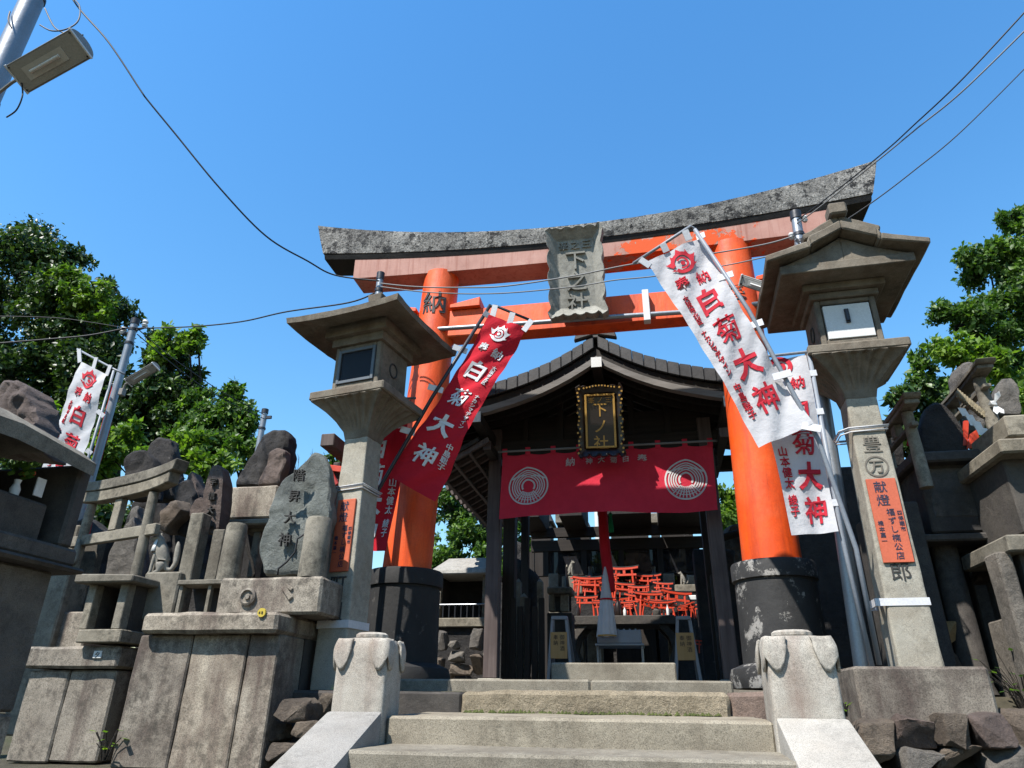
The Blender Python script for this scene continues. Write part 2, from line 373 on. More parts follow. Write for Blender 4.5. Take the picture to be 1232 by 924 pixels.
WOOD_P = wood('weathered_post_wood', (.085, .062, .058), (.17, .135, .125))
WOOD_Y = wood('raw_sign_wood', (.42, .26, .10), (.52, .34, .15))
WOOD_B = wood('bargeboard_wood', (.16, .145, .13), (.30, .28, .26), stretch=(2.5, 30, 20))
TILE = stone('roof_tile', (.030, .031, .034), (.062, .062, .066), stain=(.09, .082, .078), stain_amt=.4, speck=.25, bump=.3, rough=.6)
GOLD = paint('gilt_wood', (.62, .38, .10), (.48, .27, .06), rough=.4, metallic=.25)
LACQ = paint('dark_lacquer', (.02, .012, .01), rough=.3)
C_RED = cloth('red_cloth', (.62, .022, .04)); C_WHITE = cloth('white_cloth', (.74, .74, .76), trans=.3)
C_NOREN = cloth('crimson_curtain', (.78, .045, .08), trans=.25)
P_RED = paint('red_print', (.56, .01, .03), rough=.9, bump=0); P_WHITE = paint('white_print', (.80, .80, .81), rough=.9, bump=0)
P_NWHITE = paint('faded_white_print', (.66, .63, .62), rough=.9, bump=0)
GREEN_T = cloth('green_tassel', (.01, .22, .09), trans=.1)
MOSS = stone('earth_and_moss', (.06, .055, .035), (.11, .095, .065), stain=(.05, .07, .02), stain_amt=.7, speck=.4, bump=.9, bd=.03, vary=False)
PAVE = stone('paved_ground', (.22, .20, .17), (.30, .275, .235), stain=(.13, .115, .095), speck=.4, bump=.5)
BARK = stone('bark', (.022, .018, .014), (.05, .042, .034), speck=.3, bump=1.0, bd=.03, vary=False)
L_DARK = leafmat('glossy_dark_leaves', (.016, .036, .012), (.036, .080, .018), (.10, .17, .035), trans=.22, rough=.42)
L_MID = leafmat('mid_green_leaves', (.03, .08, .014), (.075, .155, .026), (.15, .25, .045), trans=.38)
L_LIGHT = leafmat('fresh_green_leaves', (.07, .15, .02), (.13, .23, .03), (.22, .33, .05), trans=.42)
MOSSG = stone('moss_green', (.05, .065, .015), (.10, .12, .03), speck=.3, vary=False)
FOXSTONE = stone('fox_stone', (.22, .205, .175), (.34, .32, .28), stain=(.10, .09, .07), vary=False, stain_amt=.6, speck=.3, bump=.5)
def glassmat():
    m, t, b = newmat('black_glass'); b.inputs['Base Color'].default_value = (.012, .012, .014, 1); b.inputs['Roughness'].default_value = .3  # near-black colour paints the unlit interior behind the lantern window
    b.inputs['Specular IOR Level'].default_value = .12; b.inputs['Alpha'].default_value = .85; return m
GLASS = glassmat()
def fadedpink():
    m, t, b = newmat('faded_vermilion_beam'); p = _pos(t)
    pink = _ramp(t, _noise(t, p, 3.5, 8, .65), [(.3, (.24, .115, .09)), (.55, (.315, .165, .132)), (.75, (.36, .213, .175))])
    pink = _mix(t, _mul(t, _mask(t, _noise(t, _pos(t, (26, 26, 1.2)), 1, 5, .6), .52, .66), .5), pink, (.18, .055, .034))
    g = t.nodes.new('ShaderNodeSeparateXYZ'); t.links.new(p, g.inputs[0])
    mx = _mul(t, _mask(t, g.outputs[0], -.35, -.1), _mask(t, g.outputs[0], 1.35, 1.15))
    pt = _mask(t, _mul(t, _noise(t, p, 3.6, 10, .68), _mul(t, mx, .30), 'ADD'), .80, .81)
    col = _mix(t, pt, pink, (.48, .056, .004))
    t.links.new(col, b.inputs['Base Color']); b.inputs['Roughness'].default_value = .7; b.inputs['Specular IOR Level'].default_value = .25
    _bump(t, b, _mul(t, pt, _mul(t, _noise(t, p, 50, 6, .6), .4), 'ADD'), .35, .006); return m
PINK = fadedpink()
# ================================================================ setting: ground, stairs
def gz(x, y):
    if y < .1: z = 0
    elif y < 3.3: z = 1.27*(y-.1)/3.2
    elif y < 4.05: z = 1.27+.03*(y-3.3)/.75
    elif y < 4.75: z = 1.30+.41*(y-4.05)/.7
    else: z = 1.71+max(0, y-12)*.06
    if y >= 3.3 and x < -1.9 and y < 6: z = min(z, 1.30+max(0, y-4.2)*.22)
    return z
m = MB(); xs = [-400, -120, -40, -20, -12]+[-9+.45*i for i in range(41)]+[12, 20, 40, 120, 400]
ys = [-400, -100, -30, -8, -2]+[0+.25*i for i in range(60)]+[18, 25, 40, 120, 400]
for y in ys:
    for x in xs:
        j = .012*noise.noise(Vector((x*2, y*2, 0))) if abs(x) < 10 else 0
        zz = gz(x, min(y, 40))+j
        if -1.66 < x < .9 and .1 <= y < 4.3: zz -= .45
        m.v.append(Vector((x, y, zz-.02)))
n = len(xs)
m.f = [(j*n+i, j*n+i+1, (j+1)*n+i+1, (j+1)*n+i) for j in range(len(ys)-1) for i in range(n-1)]
tag(m.build('ground', MOSS, smooth='all', loc=(0, 0, 0)), kind='structure')

stairs = setting('stairs', (-.4, 3.0, 1.2))
def slab(x0, x1, y0, y1, z0, z1, mat, rise=0, rough=.004, bevel=.012, seed=0, name='step_slab', sub=2):
    b = MB().box(x0, x1, y0, y1, z0, z1); b.v[6].z += rise; b.v[7].z += rise
    return b.build(name, mat, stairs, bevel=bevel, rough=rough, sub=sub, seed=seed, smooth=30)
for k in range(1, 9):      # the flight that runs down towards the viewer
    z = 1.43-.16*k; y = 3.1-.33*k
    cuts = [-1.32-.02*k, -.55+.3*(k % 2), .5+.02*k]
    for a, b in zip(cuts[:-1], cuts[1:]): slab(a+.002, b-.002, y, y+.5, z-.2, z, G_STEP, seed=k)
slab(-1.34, .505, 3.09, 3.6, 1.2, 1.428, G_STEP, .012, seed=3, sub=4, rough=.007)
slab(-1.285, .49, 3.5, 4.2, 1.3, 1.556, G_STEP, .016, seed=5, sub=4, rough=.007)
slab(-1.47, -1.085, 4.13, 4.7, 1.45, 1.675, G_SHADE, 0, seed=8)
slab(-1.08, .365, 4.1, 4.75, 1.45, 1.682, G_ROUGH, 0, rough=.022, bevel=.02, seed=9, sub=4)
slab(.37, .62, 4.12, 4.75, 1.45, 1.684, G_RED, 0, rough=.015, bevel=.02, seed=10, sub=3)
slab(-1.95, -.42, 4.8, 6.4, 1.6, 1.765, G_STEP, 0, seed=11); slab(-.417, .46, 4.803, 6.4, 1.6, 1.763, G_STEP, 0, seed=12)
# paving of the court inside and behind the gate
pv = setting('pavement', (-.4, 7, 1.74))
for i in range(9):
    for j in range(6):
        x0 = -4.1+i*.85+(j % 2)*.4; y0 = 6.41+j*.85
        MB().box(x0, x0+.84, y0, y0+.84, 1.60, 1.762+.004*random.random()).build('paving_stone', PAVE, pv, bevel=.008)
tag(MB().box(-.74, .14, 5.32, 5.66, 1.766, 1.895).build('stone_slab', G_STEP, bevel=.01, rough=.004, sub=2, smooth=30), 'low pale stone block lying on the top step before the offering hall', 'stone block')

# ================================================================ newel posts and sloping handrails
def newel(x0, x1, label, side):
    cx = (x0+x1)/2; hw = (x1-x0)/2; y0, y1 = 3.45, 3.45+2*hw*.92; cy = (y0+y1)/2; hy = (y1-y0)/2
    t = thing('newel_post', label, 'post', (cx, cy, 1.2), 'newel posts at the head of the steps')
    R = []
    for z, s in ((1.15, 1.0), (1.6, 1.0), (1.79, .985), (1.85, .965), (1.885, .91), (1.905, .80), (1.91, .6)):
        ring = []
        for k in range(32):
            a = 2*pi*(k+.5)/32; c, s_ = cos(a), sin(a); e = .16 if z < 1.8 else .3
            ring.append((cx+hw*s*math.copysign(abs(c)**e, c), cy+hy*s*math.copysign(abs(s_)**e, s_), z))
        R.append(ring)
    MB().rings(R).build('post_shaft', G_NEWEL, t, smooth=40)
    # carved cap: round boss with petals hanging over the four corners
    b = MB()
    for k in range(40):
        pass
    rings = []
    for r, z in ((.54, 1.905), (.60, 1.915), (.60, 1.928), (.50, 1.938), (.2, 1.942), (.02, 1.942)):
        rings.append([(cx+hw*r*(1+.035*cos(12*a))*cos(a), cy+hy*r*(1+.035*cos(12*a))*sin(a), z) for a in [2*pi*k/72 for k in range(72)]])
    b.rings(rings).build('carved_boss', G_NEWEL, t, smooth=35)
    for sx in (-1, 1):
        for sy in (-1, 1):
            # petal sheet wrapped over the corner
            q = MB(); rows = []
            for i in range(9):
                u = i/8
                row = []
                for j in range(11):
                    v = j/10*2-1                                   # across the corner: -1 on the front face, +1 on the side face
                    drop = (1-abs(v)**2.2)*.0+(.135*(1-abs(abs(v)-.45)**2*2.4))
                    z = 1.888-u*drop
                    ax = hw*(1.012 if v > 0 else (1-.62*abs(v))*1.0); ay = hy*(1.012 if v <= 0 else (1-.62*abs(v))*1.0)
                    k = 1-.10*max(0, 1-u*1.6)**1.5
                    row.append((cx+sx*ax*k*(1.0 if v > 0 else 1), cy+sy*ay*k, z+.012*(1-u)))
                rows.append(row)
            nn = 11
            q.v = [Vector(p) for r in rows for p in r]
            q.f = [(i*nn+j, i*nn+j+1, (i+1)*nn+j+1, (i+1)*nn+j) for i in range(8) for j in range(10)]
            o = q.build('carved_petal', G_NEWEL, t, smooth='all')
            md = o.modifiers.new('s', 'SOLIDIFY'); md.thickness = .012; md.offset = 1
    return t
newel(-1.56, -1.29, 'pale granite newel post with carved petal cap left of the steps', -1)
newel(.485, .78, 'warm granite newel post with carved petal cap right of the steps', 1)
def handrail(x0, x1, label):
    # sloping coping stone that runs down from the newel post towards the viewer
    y1, z1 = 3.445, 1.575; y0 = .6; z0 = z1-(y1-y0)*.235*1.75
    b = MB(); p = [(y1, z1), (y0, z0), (y0, z0-.9), (y1, z1-.45)]
    b.prism([(x0, y, z) for y, z in p], (x1-x0, 0, 0))
    tag(b.build('stair_handrail', G_LIGHT, bevel=.014, seg=2, rough=.003, smooth=35), label, 'handrail', 'sloping stone handrails of the steps')
handrail(-1.565, -1.29, 'sloping pale granite handrail below the left newel post')
handrail(.49, .785, 'sloping pale granite handrail below the right newel post')

# ================================================================ torii gate
T = thing('torii_gate', 'large vermilion torii gate with grey lichened top beam over the steps', 'torii gate', (-.46, 5.3, 1.75))
def tcurve(dx, k): return k*dx*dx
def beam(name, c, half, yf, yb, zb, zt, kb, kt, mats, tip=0, n=40, rough=0, under=None):
    b = MB(); R = []
    for i in range(n+1):
        dx = -half+2*half*i/n; e = tip*(dx/half)
        R.append([(c+dx-e, yf+.02, zb+kb*dx*dx), (c+dx, yf, zt+kt*dx*dx), (c+dx, yb, zt+kt*dx*dx), (c+dx-e, yb-.02, zb+kb*dx*dx)])
    b.rings(R); return b.build(name, mats, T, bevel=0, rough=rough, smooth=30)
def weath(c, half, yf, yb):
    # top beam as a weathered crest: front strip, top and dark soffit
    n = 120; R = []
    for i in range(n+1):
        dx = -half+2*half*i/n; q = dx/half
        zb = 5.455+.0235*dx*dx; zt = 5.60+.050*dx*dx
        j = .010*noise.noise(Vector((dx*9, 0, 3)))+.006*noise.noise(Vector((dx*31, 0, 3)))
        x1 = c+dx; x0 = c+dx-.085*q
        R.append([(x0, yf+.03, zb), (x0+(x1-x0)*.5, yf+.006+j*.3, (zb+zt)/2), (x1, yf+j*.4, zt+j*.6), (x1, (yf+yb)/2, zt+.045+j), (x1, yb, zt+j*.6), (x0, yb-.03, zb)])
    return MB().rings(R).build('crest_beam', G_KAS, T, smooth=32)
weath(-.41, 2.60, 5.10, 5.50)
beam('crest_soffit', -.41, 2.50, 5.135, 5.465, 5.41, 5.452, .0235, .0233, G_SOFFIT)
def shimaki():
    n = 60; R = []
    for i in range(n+1):
        dx = -2.19+4.38*i/n
        zb = 5.262+.009*dx*dx; zt = 5.409+.0234*dx*dx
        R.append([(-.40+dx, 5.165, zb), (-.40+dx, 5.160, zt), (-.40+dx, 5.44, zt), (-.40+dx, 5.435, zb)])
    return MB().rings(R).build('upper_tie_beam', PINK, T, smooth=30)
shimaki()
MB().box(-2.42, 1.52, 5.215, 5.385, 4.60, 4.875).build('lower_tie_beam', VERM, T, bevel=.006)
for px in (-1.77, .90):
    for s in (-1, 1):        # wedges driven beside the pillars on the lower beam
        x = px+s*.30
        MB().add([(x-.14, 5.17, 4.878), (x+.14, 5.17, 4.878), (x+.14, 5.43, 4.878), (x-.14, 5.43, 4.878),
                  (x-.14, 5.17, 4.915+(.055 if s < 0 else 0)), (x+.14, 5.17, 4.915+(.055 if s > 0 else 0)), (x+.14, 5.43, 4.915+(.055 if s > 0 else 0)), (x-.14, 5.43, 4.915+(.055 if s < 0 else 0))],
                 [(3, 2, 1, 0), (4, 5, 6, 7), (0, 1, 5, 4), (1, 2, 6, 5), (2, 3, 7, 6), (3, 0, 4, 7)]).build('wedge', VERM, T, bevel=.005)
def pillar(xb, xt, r0, r1, txt):
    b = MB(); R = []
    for k in range(13):
        f = k/12; z = 2.50+f*(5.30-2.50); x = xb+(xt-xb)*f; r = r0+(r1-r0)*f
        R.append([(x+r*cos(2*pi*i/48), 5.3+r*sin(2*pi*i/48), z) for i in range(48)])
    P = b.rings(R).build('pillar', VERM, T, smooth=40)
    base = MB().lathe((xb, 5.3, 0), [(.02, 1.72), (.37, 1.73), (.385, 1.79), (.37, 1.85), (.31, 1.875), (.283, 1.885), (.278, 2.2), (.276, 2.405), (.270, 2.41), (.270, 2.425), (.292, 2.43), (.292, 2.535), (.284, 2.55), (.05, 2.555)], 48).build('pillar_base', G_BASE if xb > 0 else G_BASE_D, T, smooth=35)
    # painted character wrapped round the pillar
    m = MB(); zc, ch, ang = txt
    f = (zc-2.5)/2.8; x = xb+(xt-xb)*f; r = r0+(r1-r0)*f
    fn = lambda u, v, w_: Vector((x+(r+.003+w_)*sin(u/r+ang), 5.3-(r+.003+w_)*cos(u/r+ang), zc+v))
    put_glyph(m, ch, fn, 0, 0, .24, .004, .012); m.build('painted_character', BLACKINK, P)
    return P
pillar(-1.88, -1.745, .193, .165, (4.93, '納', .10))
pillar(.875, .90, .205, .172, (4.72, '奉', -.35))
# stone name plaque under the crest
plq = thing('x', 'x', 'x'); bpy.data.objects.remove(plq)
def plaque_on(parent, c, U, N, W, H, mat, flare=.05, name='name_plaque'):
    c, U, N = Vector(c), Vector(U).normalized(), Vector(N).normalized(); R = U.cross(N).normalized()
    fn = lambda u, v, w_: c+R*u+U*v+N*w_
    def outline(k, amp, seedn):
        pts = []
        n = 26
        for s in range(4):
            for i in range(n):
                t_ = i/n*2-1; sc = amp*(abs(sin(i/n*pi*4.5+s))**.6-.45)
                if abs(t_) > .86: sc = amp*.9
                if s == 0: q = (t_*W/2*k, -H/2*k-sc)
                elif s == 1: q = (W/2*k+sc, t_*H/2*k)
                elif s == 2: q = (-t_*W/2*k, H/2*k+sc)
                else: q = (-W/2*k-sc, -t_*H/2*k)
                pts.append(q)
        return pts
    rings = []
    A = outline(1, .03, 0)
    for k, w_, a in ((1.0, -.04, 1), (1.0, flare, 1), (.985, flare+.006, 1)):
        rings.append([fn(u*k, v*k, w_) for u, v in A])
    B = outline(1, 0, 0)
    rings.append([fn(u*.93, v*.95, flare*.75) for u, v in B]); rings.append([fn(u*.70, v*.80, .004) for u, v in B]); rings.append([fn(u*.66, v*.78, .0) for u, v in B])
    return MB().rings(rings).build(name, mat, parent, smooth=14), fn
cP = (at(691, 282, 4.93)+at(696, 377, 5.06))/2
Up = at(691, 282, 4.93)-at(696, 377, 5.06); Nn = Up.cross(Vector((1, 0, 0))).normalized()
if Nn.y > 0: Nn = -Nn
P_, fn = plaque_on(T, cP, Up, Nn, .455, .80, G_PLAQ, flare=.075)
chars('carved_character', G_PLAQ, P_, col_items('下之社', fn, 0, .12, .185, .022, 1.08, .006)+[(ch, fn, -.10+i*.10, .265, .085, .014, .002, 1, 0) for i, ch in enumerate('峯之三')])
m = MB(); m.bar(fn(0, .3, -.04), fn(0, .3, -.04)+Vector((0, .3, .03)), .04, .04); m.build('plaque_bracket', DARKMETAL, P_)

# steel pipe fixed along the lower beam with clamps
pipe = thing('steel_pipe', 'long grey steel pipe clamped along the lower beam of the torii', 'pipe', (-.4, 5.16, 4.66))
pa = [at(x, y, 5.165) for x, y in ((478, 399), (517, 396.6), (640, 388.5), (740, 381), (821, 375.6), (935, 363))]
MB().tube(pa, .021, 10).build('tube', GALV, pipe, smooth='all')
for x, y in ((778, 374), (920, 362)):
    c = at(x, y, 5.165); MB().box(c.x-.028, c.x+.028, 5.138, 5.212, 4.62 if x != 778 else 4.56, c.z+.20 if x == 778 else c.z+.10).build('clamp', WHITE if x == 778 else GALV, pipe, bevel=.004)
# ================================================================ stone lanterns (built at the origin, then set down)
def flared_roof(b, hx, hy, z0, z1, top, up=.05, th=.05, n=8):
    # pyramid roof with concave slopes and lifted corners; z0 eave, z1 apex
    rings = []
    def ring(hx_, hy_, z, lift):
        pts = []
        for (ax, ay, bx, by) in ((-1, -1, 1, -1), (1, -1, 1, 1), (1, 1, -1, 1), (-1, 1, -1, -1)):
            for i in range(n):
                t_ = i/n; x = ax+(bx-ax)*t_; y = ay+(by-ay)*t_; c = abs(2*t_-1)**2.5
                pts.append((x*hx_, y*hy_, z+lift*c))
        return pts
    rings.append(ring(hx*.42, hy*.42, z0+.055, 0)); rings.append(ring(hx*.50, hy*.50, z0+.02, 0)); rings.append(ring(hx*.52, hy*.52, z0+.05, .0)); rings.append(ring(hx*.985, hy*.985, z0, up)); rings.append(ring(hx, hy, z0+th, up))
    for k in range(1, 7):
        f = k/6; s = 1-f*(1-top); rings.append(ring(hx*s, hy*s, z0+th+(z1-z0-th)*f**1.45, up*(1-f)**2))
    b.rings(rings)
def post_ring(h, z, ch=.22):
    c = h*ch
    return [(-h+c, -h, z), (h-c, -h, z), (h, -h+c, z), (h, h-c, z), (h-c, h, z), (-h+c, h, z), (-h, h-c, z), (-h, -h+c, z)]
def lantern(label, loc, rz, kind):
    L = thing('stone_lantern', label, 'stone lantern', (0, 0, 0), 'pair of tall stone lanterns flanking the gate')
    zb = 0.0
    MB().rings([post_ring(.112, zb, .05), post_ring(.090, 1.62, .05)]).build('post', G_POST, L, bevel=.014, rough=.006, sub=4, smooth=35)
    # flared platform carved underneath like petals
    b = MB(); R = []
    for h, z in ((.092, 1.56), (.105, 1.62), (.135, 1.68), (.185, 1.74), (.255, 1.80), (.28, 1.815)):
        ring = []
        for k in range(48):
            a = 2*pi*k/48; c, s = cos(a), sin(a); q = max(abs(c), abs(s)); w_ = 1+(.07*cos(24*a) if .13 < h < .26 else 0)
            ring.append((h*c/q*w_, h*s/q*w_, z))
        R.append(ring)
    b.rings(R); b.box(-.295, .295, -.275, .275, 1.816, 1.875); b.build('platform', G_LANT, L, bevel=.010, smooth=30, sub=1, rough=.007)
    # fire box: four corner posts, window frames, side panels
    fb = MB(); h = .185; z0, z1 = 1.878, 2.24
    fb.box(-h-.02, h+.02, -h-.02, h+.02, 1.8765, 1.91)
    fb.box(-h, h, -h+.03, h, 1.91, z1)
    fb.box(-h, -h+.035, -h, -h+.029, 1.91, z1); fb.box(h-.035, h, -h, -h+.029, 1.91, z1)
    fb.box(-h+.035, h-.035, -h, -h+.029, z1-.035, z1); fb.box(-h+.035, h-.035, -h, -h+.029, 1.91, 1.945)
    FB = fb.build('fire_box', G_LANT, L, bevel=.006)
    if kind == 'window':
        fr = MB(); a = .15
        for q in ((-a, -a+.022, 1.945, 2.205), (a-.022, a, 1.945, 2.205)): fr.box(q[0], q[1], -h-.012, -h+.028, q[2], q[3])
        fr.box(-a+.022, a-.022, -h-.012, -h+.028, 2.183, 2.205); fr.box(-a+.022, a-.022, -h-.012, -h+.028, 1.945, 1.967)
        W = fr.build('window_frame', FRAME, FB, bevel=.002)
        MB().box(-a+.02, a-.02, -h+.0, -h+.006, 1.965, 2.185).build('pane', GLASS, FB)
    else:
        W = MB().box(-.14, .14, -h-.008, -h+.02, 1.945, 2.19).build('white_panel', WHITE, FB, bevel=.003)
        MB().lathe((0, 0, 0), [(.001, -.045), (.014, -.045), (.014, .045), (.001, .045)], 12)
        b = MB().tube([(-.005, -h-.02, 2.06), (-.005, -h-.02, 2.14)], .013, 10); b.box(-.018, .008, -h-.02, -h-.0082, 2.05, 2.15); b.build('door_knob', DARKMETAL, FB, smooth=40)
    # round carved crests on the side faces
    for s in (-1, 1):
        q = MB(); R = []
        for r_, x in ((.052, 0), (.052, .006), (.044, .008), (.040, .002)): R.append([(s*(h+x), r_*cos(2*pi*k/24), 2.08+r_*sin(2*pi*k/24)*1.1) for k in range(24)])
        q.rings(R, cap=False).build('side_crest', CARVED, FB, smooth=40)
    rb = MB()
    if kind == 'window':
        flared_roof(rb, .455, .445, 2.345, 2.62, .16, up=.022, th=.04)
        rb.box(-.21, .21, -.21, .21, 2.238, 2.30); rb.box(-.25, .25, -.25, .25, 2.301, 2.37)
        RF = rb.build('roof', G_LANT, L, bevel=0, smooth=30, sub=1, rough=.009, seed=2)
        MB().box(-.10, .10, -.10, .10, 2.60, 2.645, .04, .04).box(-.052, .052, -.052, .052, 2.646, 2.735, -.012, -.012).build('finial', G_LANT, RF, bevel=.006)
    else:
        # gable end towards the steps: thick two-step roof slabs, ridge running front to back
        def prof(k):                                    # outer roof outline (x, z)
            return [(0, 2.66), (.20, 2.565), (.22, 2.525), (.485, 2.45)]
        top = prof(0); yf, yb = -.47, .47
        pts = [(-x, z) for x, z in top[::-1]]+top[1:]
        low = [(.48, 2.405), (.21, 2.475), (.195, 2.50), (0, 2.595)]
        pl = low+[(-x, z) for x, z in low[::-1][1:]]
        poly = pts+pl
        # roof sheet
        for j in range(3): pass
        n1 = len(pts)
        q = [(x, yf, z) for x, z in poly]
        half = MB()
        # split in convex strips
        lowfull = [(-x, z) for x, z in low]+[(x, z) for x, z in low[::-1][1:]]
        for i in range(n1-1):
            a, b_ = pts[i], pts[i+1]; c_, d_ = lowfull[i+1], lowfull[i]
            half.prism([(a[0], yf, a[1]), (b_[0], yf, b_[1]), (c_[0], yf, c_[1]), (d_[0], yf, d_[1])], (0, yb-yf, 0))
        RF = half.build('roof', G_LANT, L, bevel=.008, sub=3, rough=.008, seed=4, smooth=30)
        # second layer of slab over the ridge, overhanging a little less
        up = MB()
        for s in (-1, 1):
            up.prism([(0, yf+.03, 2.662), (s*.225, yf+.03, 2.558), (s*.235, yf+.03, 2.60), (0, yf+.03, 2.72)], (0, yb-yf-.06, 0))
        up.build('ridge_slab', G_LANT, RF, bevel=.008, sub=2, rough=.008, seed=5, smooth=30)
        # inner ceiling block and stepped cornice
        c = MB(); c.box(-.21, .21, -.21, .21, 2.238, 2.285); c.box(-.25, .25, -.25, .25, 2.286, 2.335); c.box(-.40, .40, -.40, .40, 2.336, 2.40)
        for s in (-1, 1): c.add([(s*.40, -.38, 2.401), (0, -.38, 2.401), (0, -.38, 2.585), (s*.15, -.38, 2.50), (s*.40, .38, 2.401), (0, .38, 2.401), (0, .38, 2.585), (s*.15, .38, 2.50)],
                                [(0, 1, 2, 3), (4, 5, 6, 7), (0, 1, 5, 4), (1, 2, 6, 5), (2, 3, 7, 6), (3, 0, 4, 7)])
        c.build('cornice', G_LANT, RF, bevel=.005)
        MB().box(-.055, .055, -.49, -.36, 2.70, 2.79, .0, .0).build('finial', G_LANT, RF, bevel=.012)
    L.location = loc; L.rotation_euler = (0, 0, rz); 
    return L
LL = lantern('tall stone lantern with flared pyramid roof and dark glazed window, left of the steps', (-1.87, 4.2, 1.675), radians(-11), 'window')
LR = lantern('tall stone lantern with gabled roof and white panelled fire box, right of the steps', (1.385, 4.38, 1.815), radians(-2), 'panel')
# a lantern seen by its face: helper giving points on the front face of the post
def post_face(L, dy=0):
    bpy.context.view_layer.update(); M_ = L.matrix_world.copy()
    def fn(u, z, w_):
        h = .112+(.090-.112)*(z/1.62)
        return M_ @ Vector((u, -h-w_-dy, z))
    return fn
fL = post_face(LL); fR = post_face(LR)
def post_text(L, fn, items, mat=CARVED):
    for ch, z, sz, bold in items:
        m = MB(); put_glyph(m, ch, lambda u, v, w_: fn(u, z+v, .003+w_), 0, 0, sz, .003, bold)
        o = m.build('carved_character', mat, None, loc=(0, 0, 0)); o.parent = L; o.matrix_parent_inverse = L.matrix_world.inverted()
post_text(LL, fL, [('町', .60, .125, 0), ('組', .44, .125, 0)])
post_text(LR, fR, [('豊', 1.255, .115, 0), ('万', 1.115, .088, .004)], FAINT); post_text(LR, fR, [('郎', .50, .115, 0)])
o = MB().rings([[tuple(fR(r_*cos(2*pi*k/32), 1.115+r_*sin(2*pi*k/32), .004)) for k in range(32)] for r_ in (.066, .056)], cap=False).build('carved_ring', FAINT, None, loc=(0, 0, 0)); o.parent = LR; o.matrix_parent_inverse = LR.matrix_world.inverted()
def notice(fn, zc, w_, h, label, lines, grp):
    t = thing('notice_board', label, 'sign', fn(0, zc-h/2, .012), grp)
    b = MB(); P4 = [fn(u, zc+v, d) for d in (.002, .016) for u, v in ((-w_/2, -h/2), (w_/2, -h/2), (w_/2, h/2), (-w_/2, h/2))]
    b.add(P4, [(3, 2, 1, 0), (4, 5, 6, 7), (0, 1, 5, 4), (1, 2, 6, 5), (2, 3, 7, 6), (3, 0, 4, 7)]).build('board', NOTICE, t, bevel=.002)
    f2 = lambda u, v, d: fn(u, zc+v, .0175+d)
    for txt, u, v, s in lines: chars('character', BLUEINK, t, col_items(txt, f2, u, v, s, .001, 1.1, .004))
LN = [('献燈', -.01, .185, .066), ('福ずし楠公店', .012, .04, .041), ('四條畷市', .052, .035, .026), ('橋本嘉一', -.045, -.02, .028)]
notice(fL, .905, .135, .46, 'orange notice board tied to the left lantern post', LN, 'orange notice boards on the lantern posts')
notice(fR, .79, .16, .49, 'orange notice board tied to the right lantern post', [(t_, u*1.15, v*1.05, s*1.1) for t_, u, v, s in LN], 'orange notice boards on the lantern posts')
# white tape and tie strings round the posts
def band(L, z, hgt, thick, label, mat=TAPE, extra=0):
    b = MB(); h = .114+(.092-.114)*(z/1.62)
    for (s, k) in ((1.0, 1),):
        R = []
        for zz in (z-hgt/2, z+hgt/2):
            hh = .114+(.092-.114)*(zz/1.62)
            R.append([(x, y, zz) for x, y in ((-hh-thick-extra, -hh-thick), (hh+thick, -hh-thick), (hh+thick, hh+thick), (-hh-thick-extra, hh+thick))])
        R2 = [[(x*.93, y*.93, z_) for x, y, z_ in r] for r in R[::-1]]
        b.rings(R+R2+[R[0]], cap=False)
    o = b.build('tape_band', mat, None, loc=(0, 0, 0)); o.location = L.location; o.rotation_euler = L.rotation_euler; tag(o, label, 'tape')
band(LL, .365, .045, .004, 'wide white tape wrapped round the foot of the left lantern post', extra=.0)
band(LR, .335, .04, .004, 'wide white tape wrapped round the foot of the right lantern post', extra=.05)
for L_, z, nm in ((LL, 1.20, 'left'), (LR, 1.34, 'right')):
    t = thing('tie_string', 'thin white string tied round the upper %s lantern post under the fire box' % nm, 'string', (0, 0, 0))
    for k in range(3):
        h = .105+.004*k; zz = z+k*.012+.004*(k % 2); q = [(-h, -h, zz), (h, -h, zz+.006), (h, h, zz), (-h-.05*(nm == 'right'), h, zz-.005), (-h-.05*(nm == 'right'), -h*.6, zz-.004), (-h, -h, zz)]
        MB().tube(q, .0045, 6).build('loop', TAPE, t, smooth='all')
    t.location = L_.location; t.rotation_euler = L_.rotation_euler
# block below the right lantern
o = MB().box(1.0, 1.63, 4.1, 4.72, 1.52, 1.813).build('lantern_plinth', G_PED, bevel=.014, rough=.004, sub=2, smooth=30); tag(o, 'rectangular granite plinth under the right stone lantern', 'plinth')
o = MB().box(-2.12, -1.60, 3.98, 4.5, 1.28, 1.673).build('lantern_plinth', G_SHADE, bevel=.014, rough=.004, sub=2, smooth=30); tag(o, 'dark granite plinth under the left stone lantern', 'plinth')
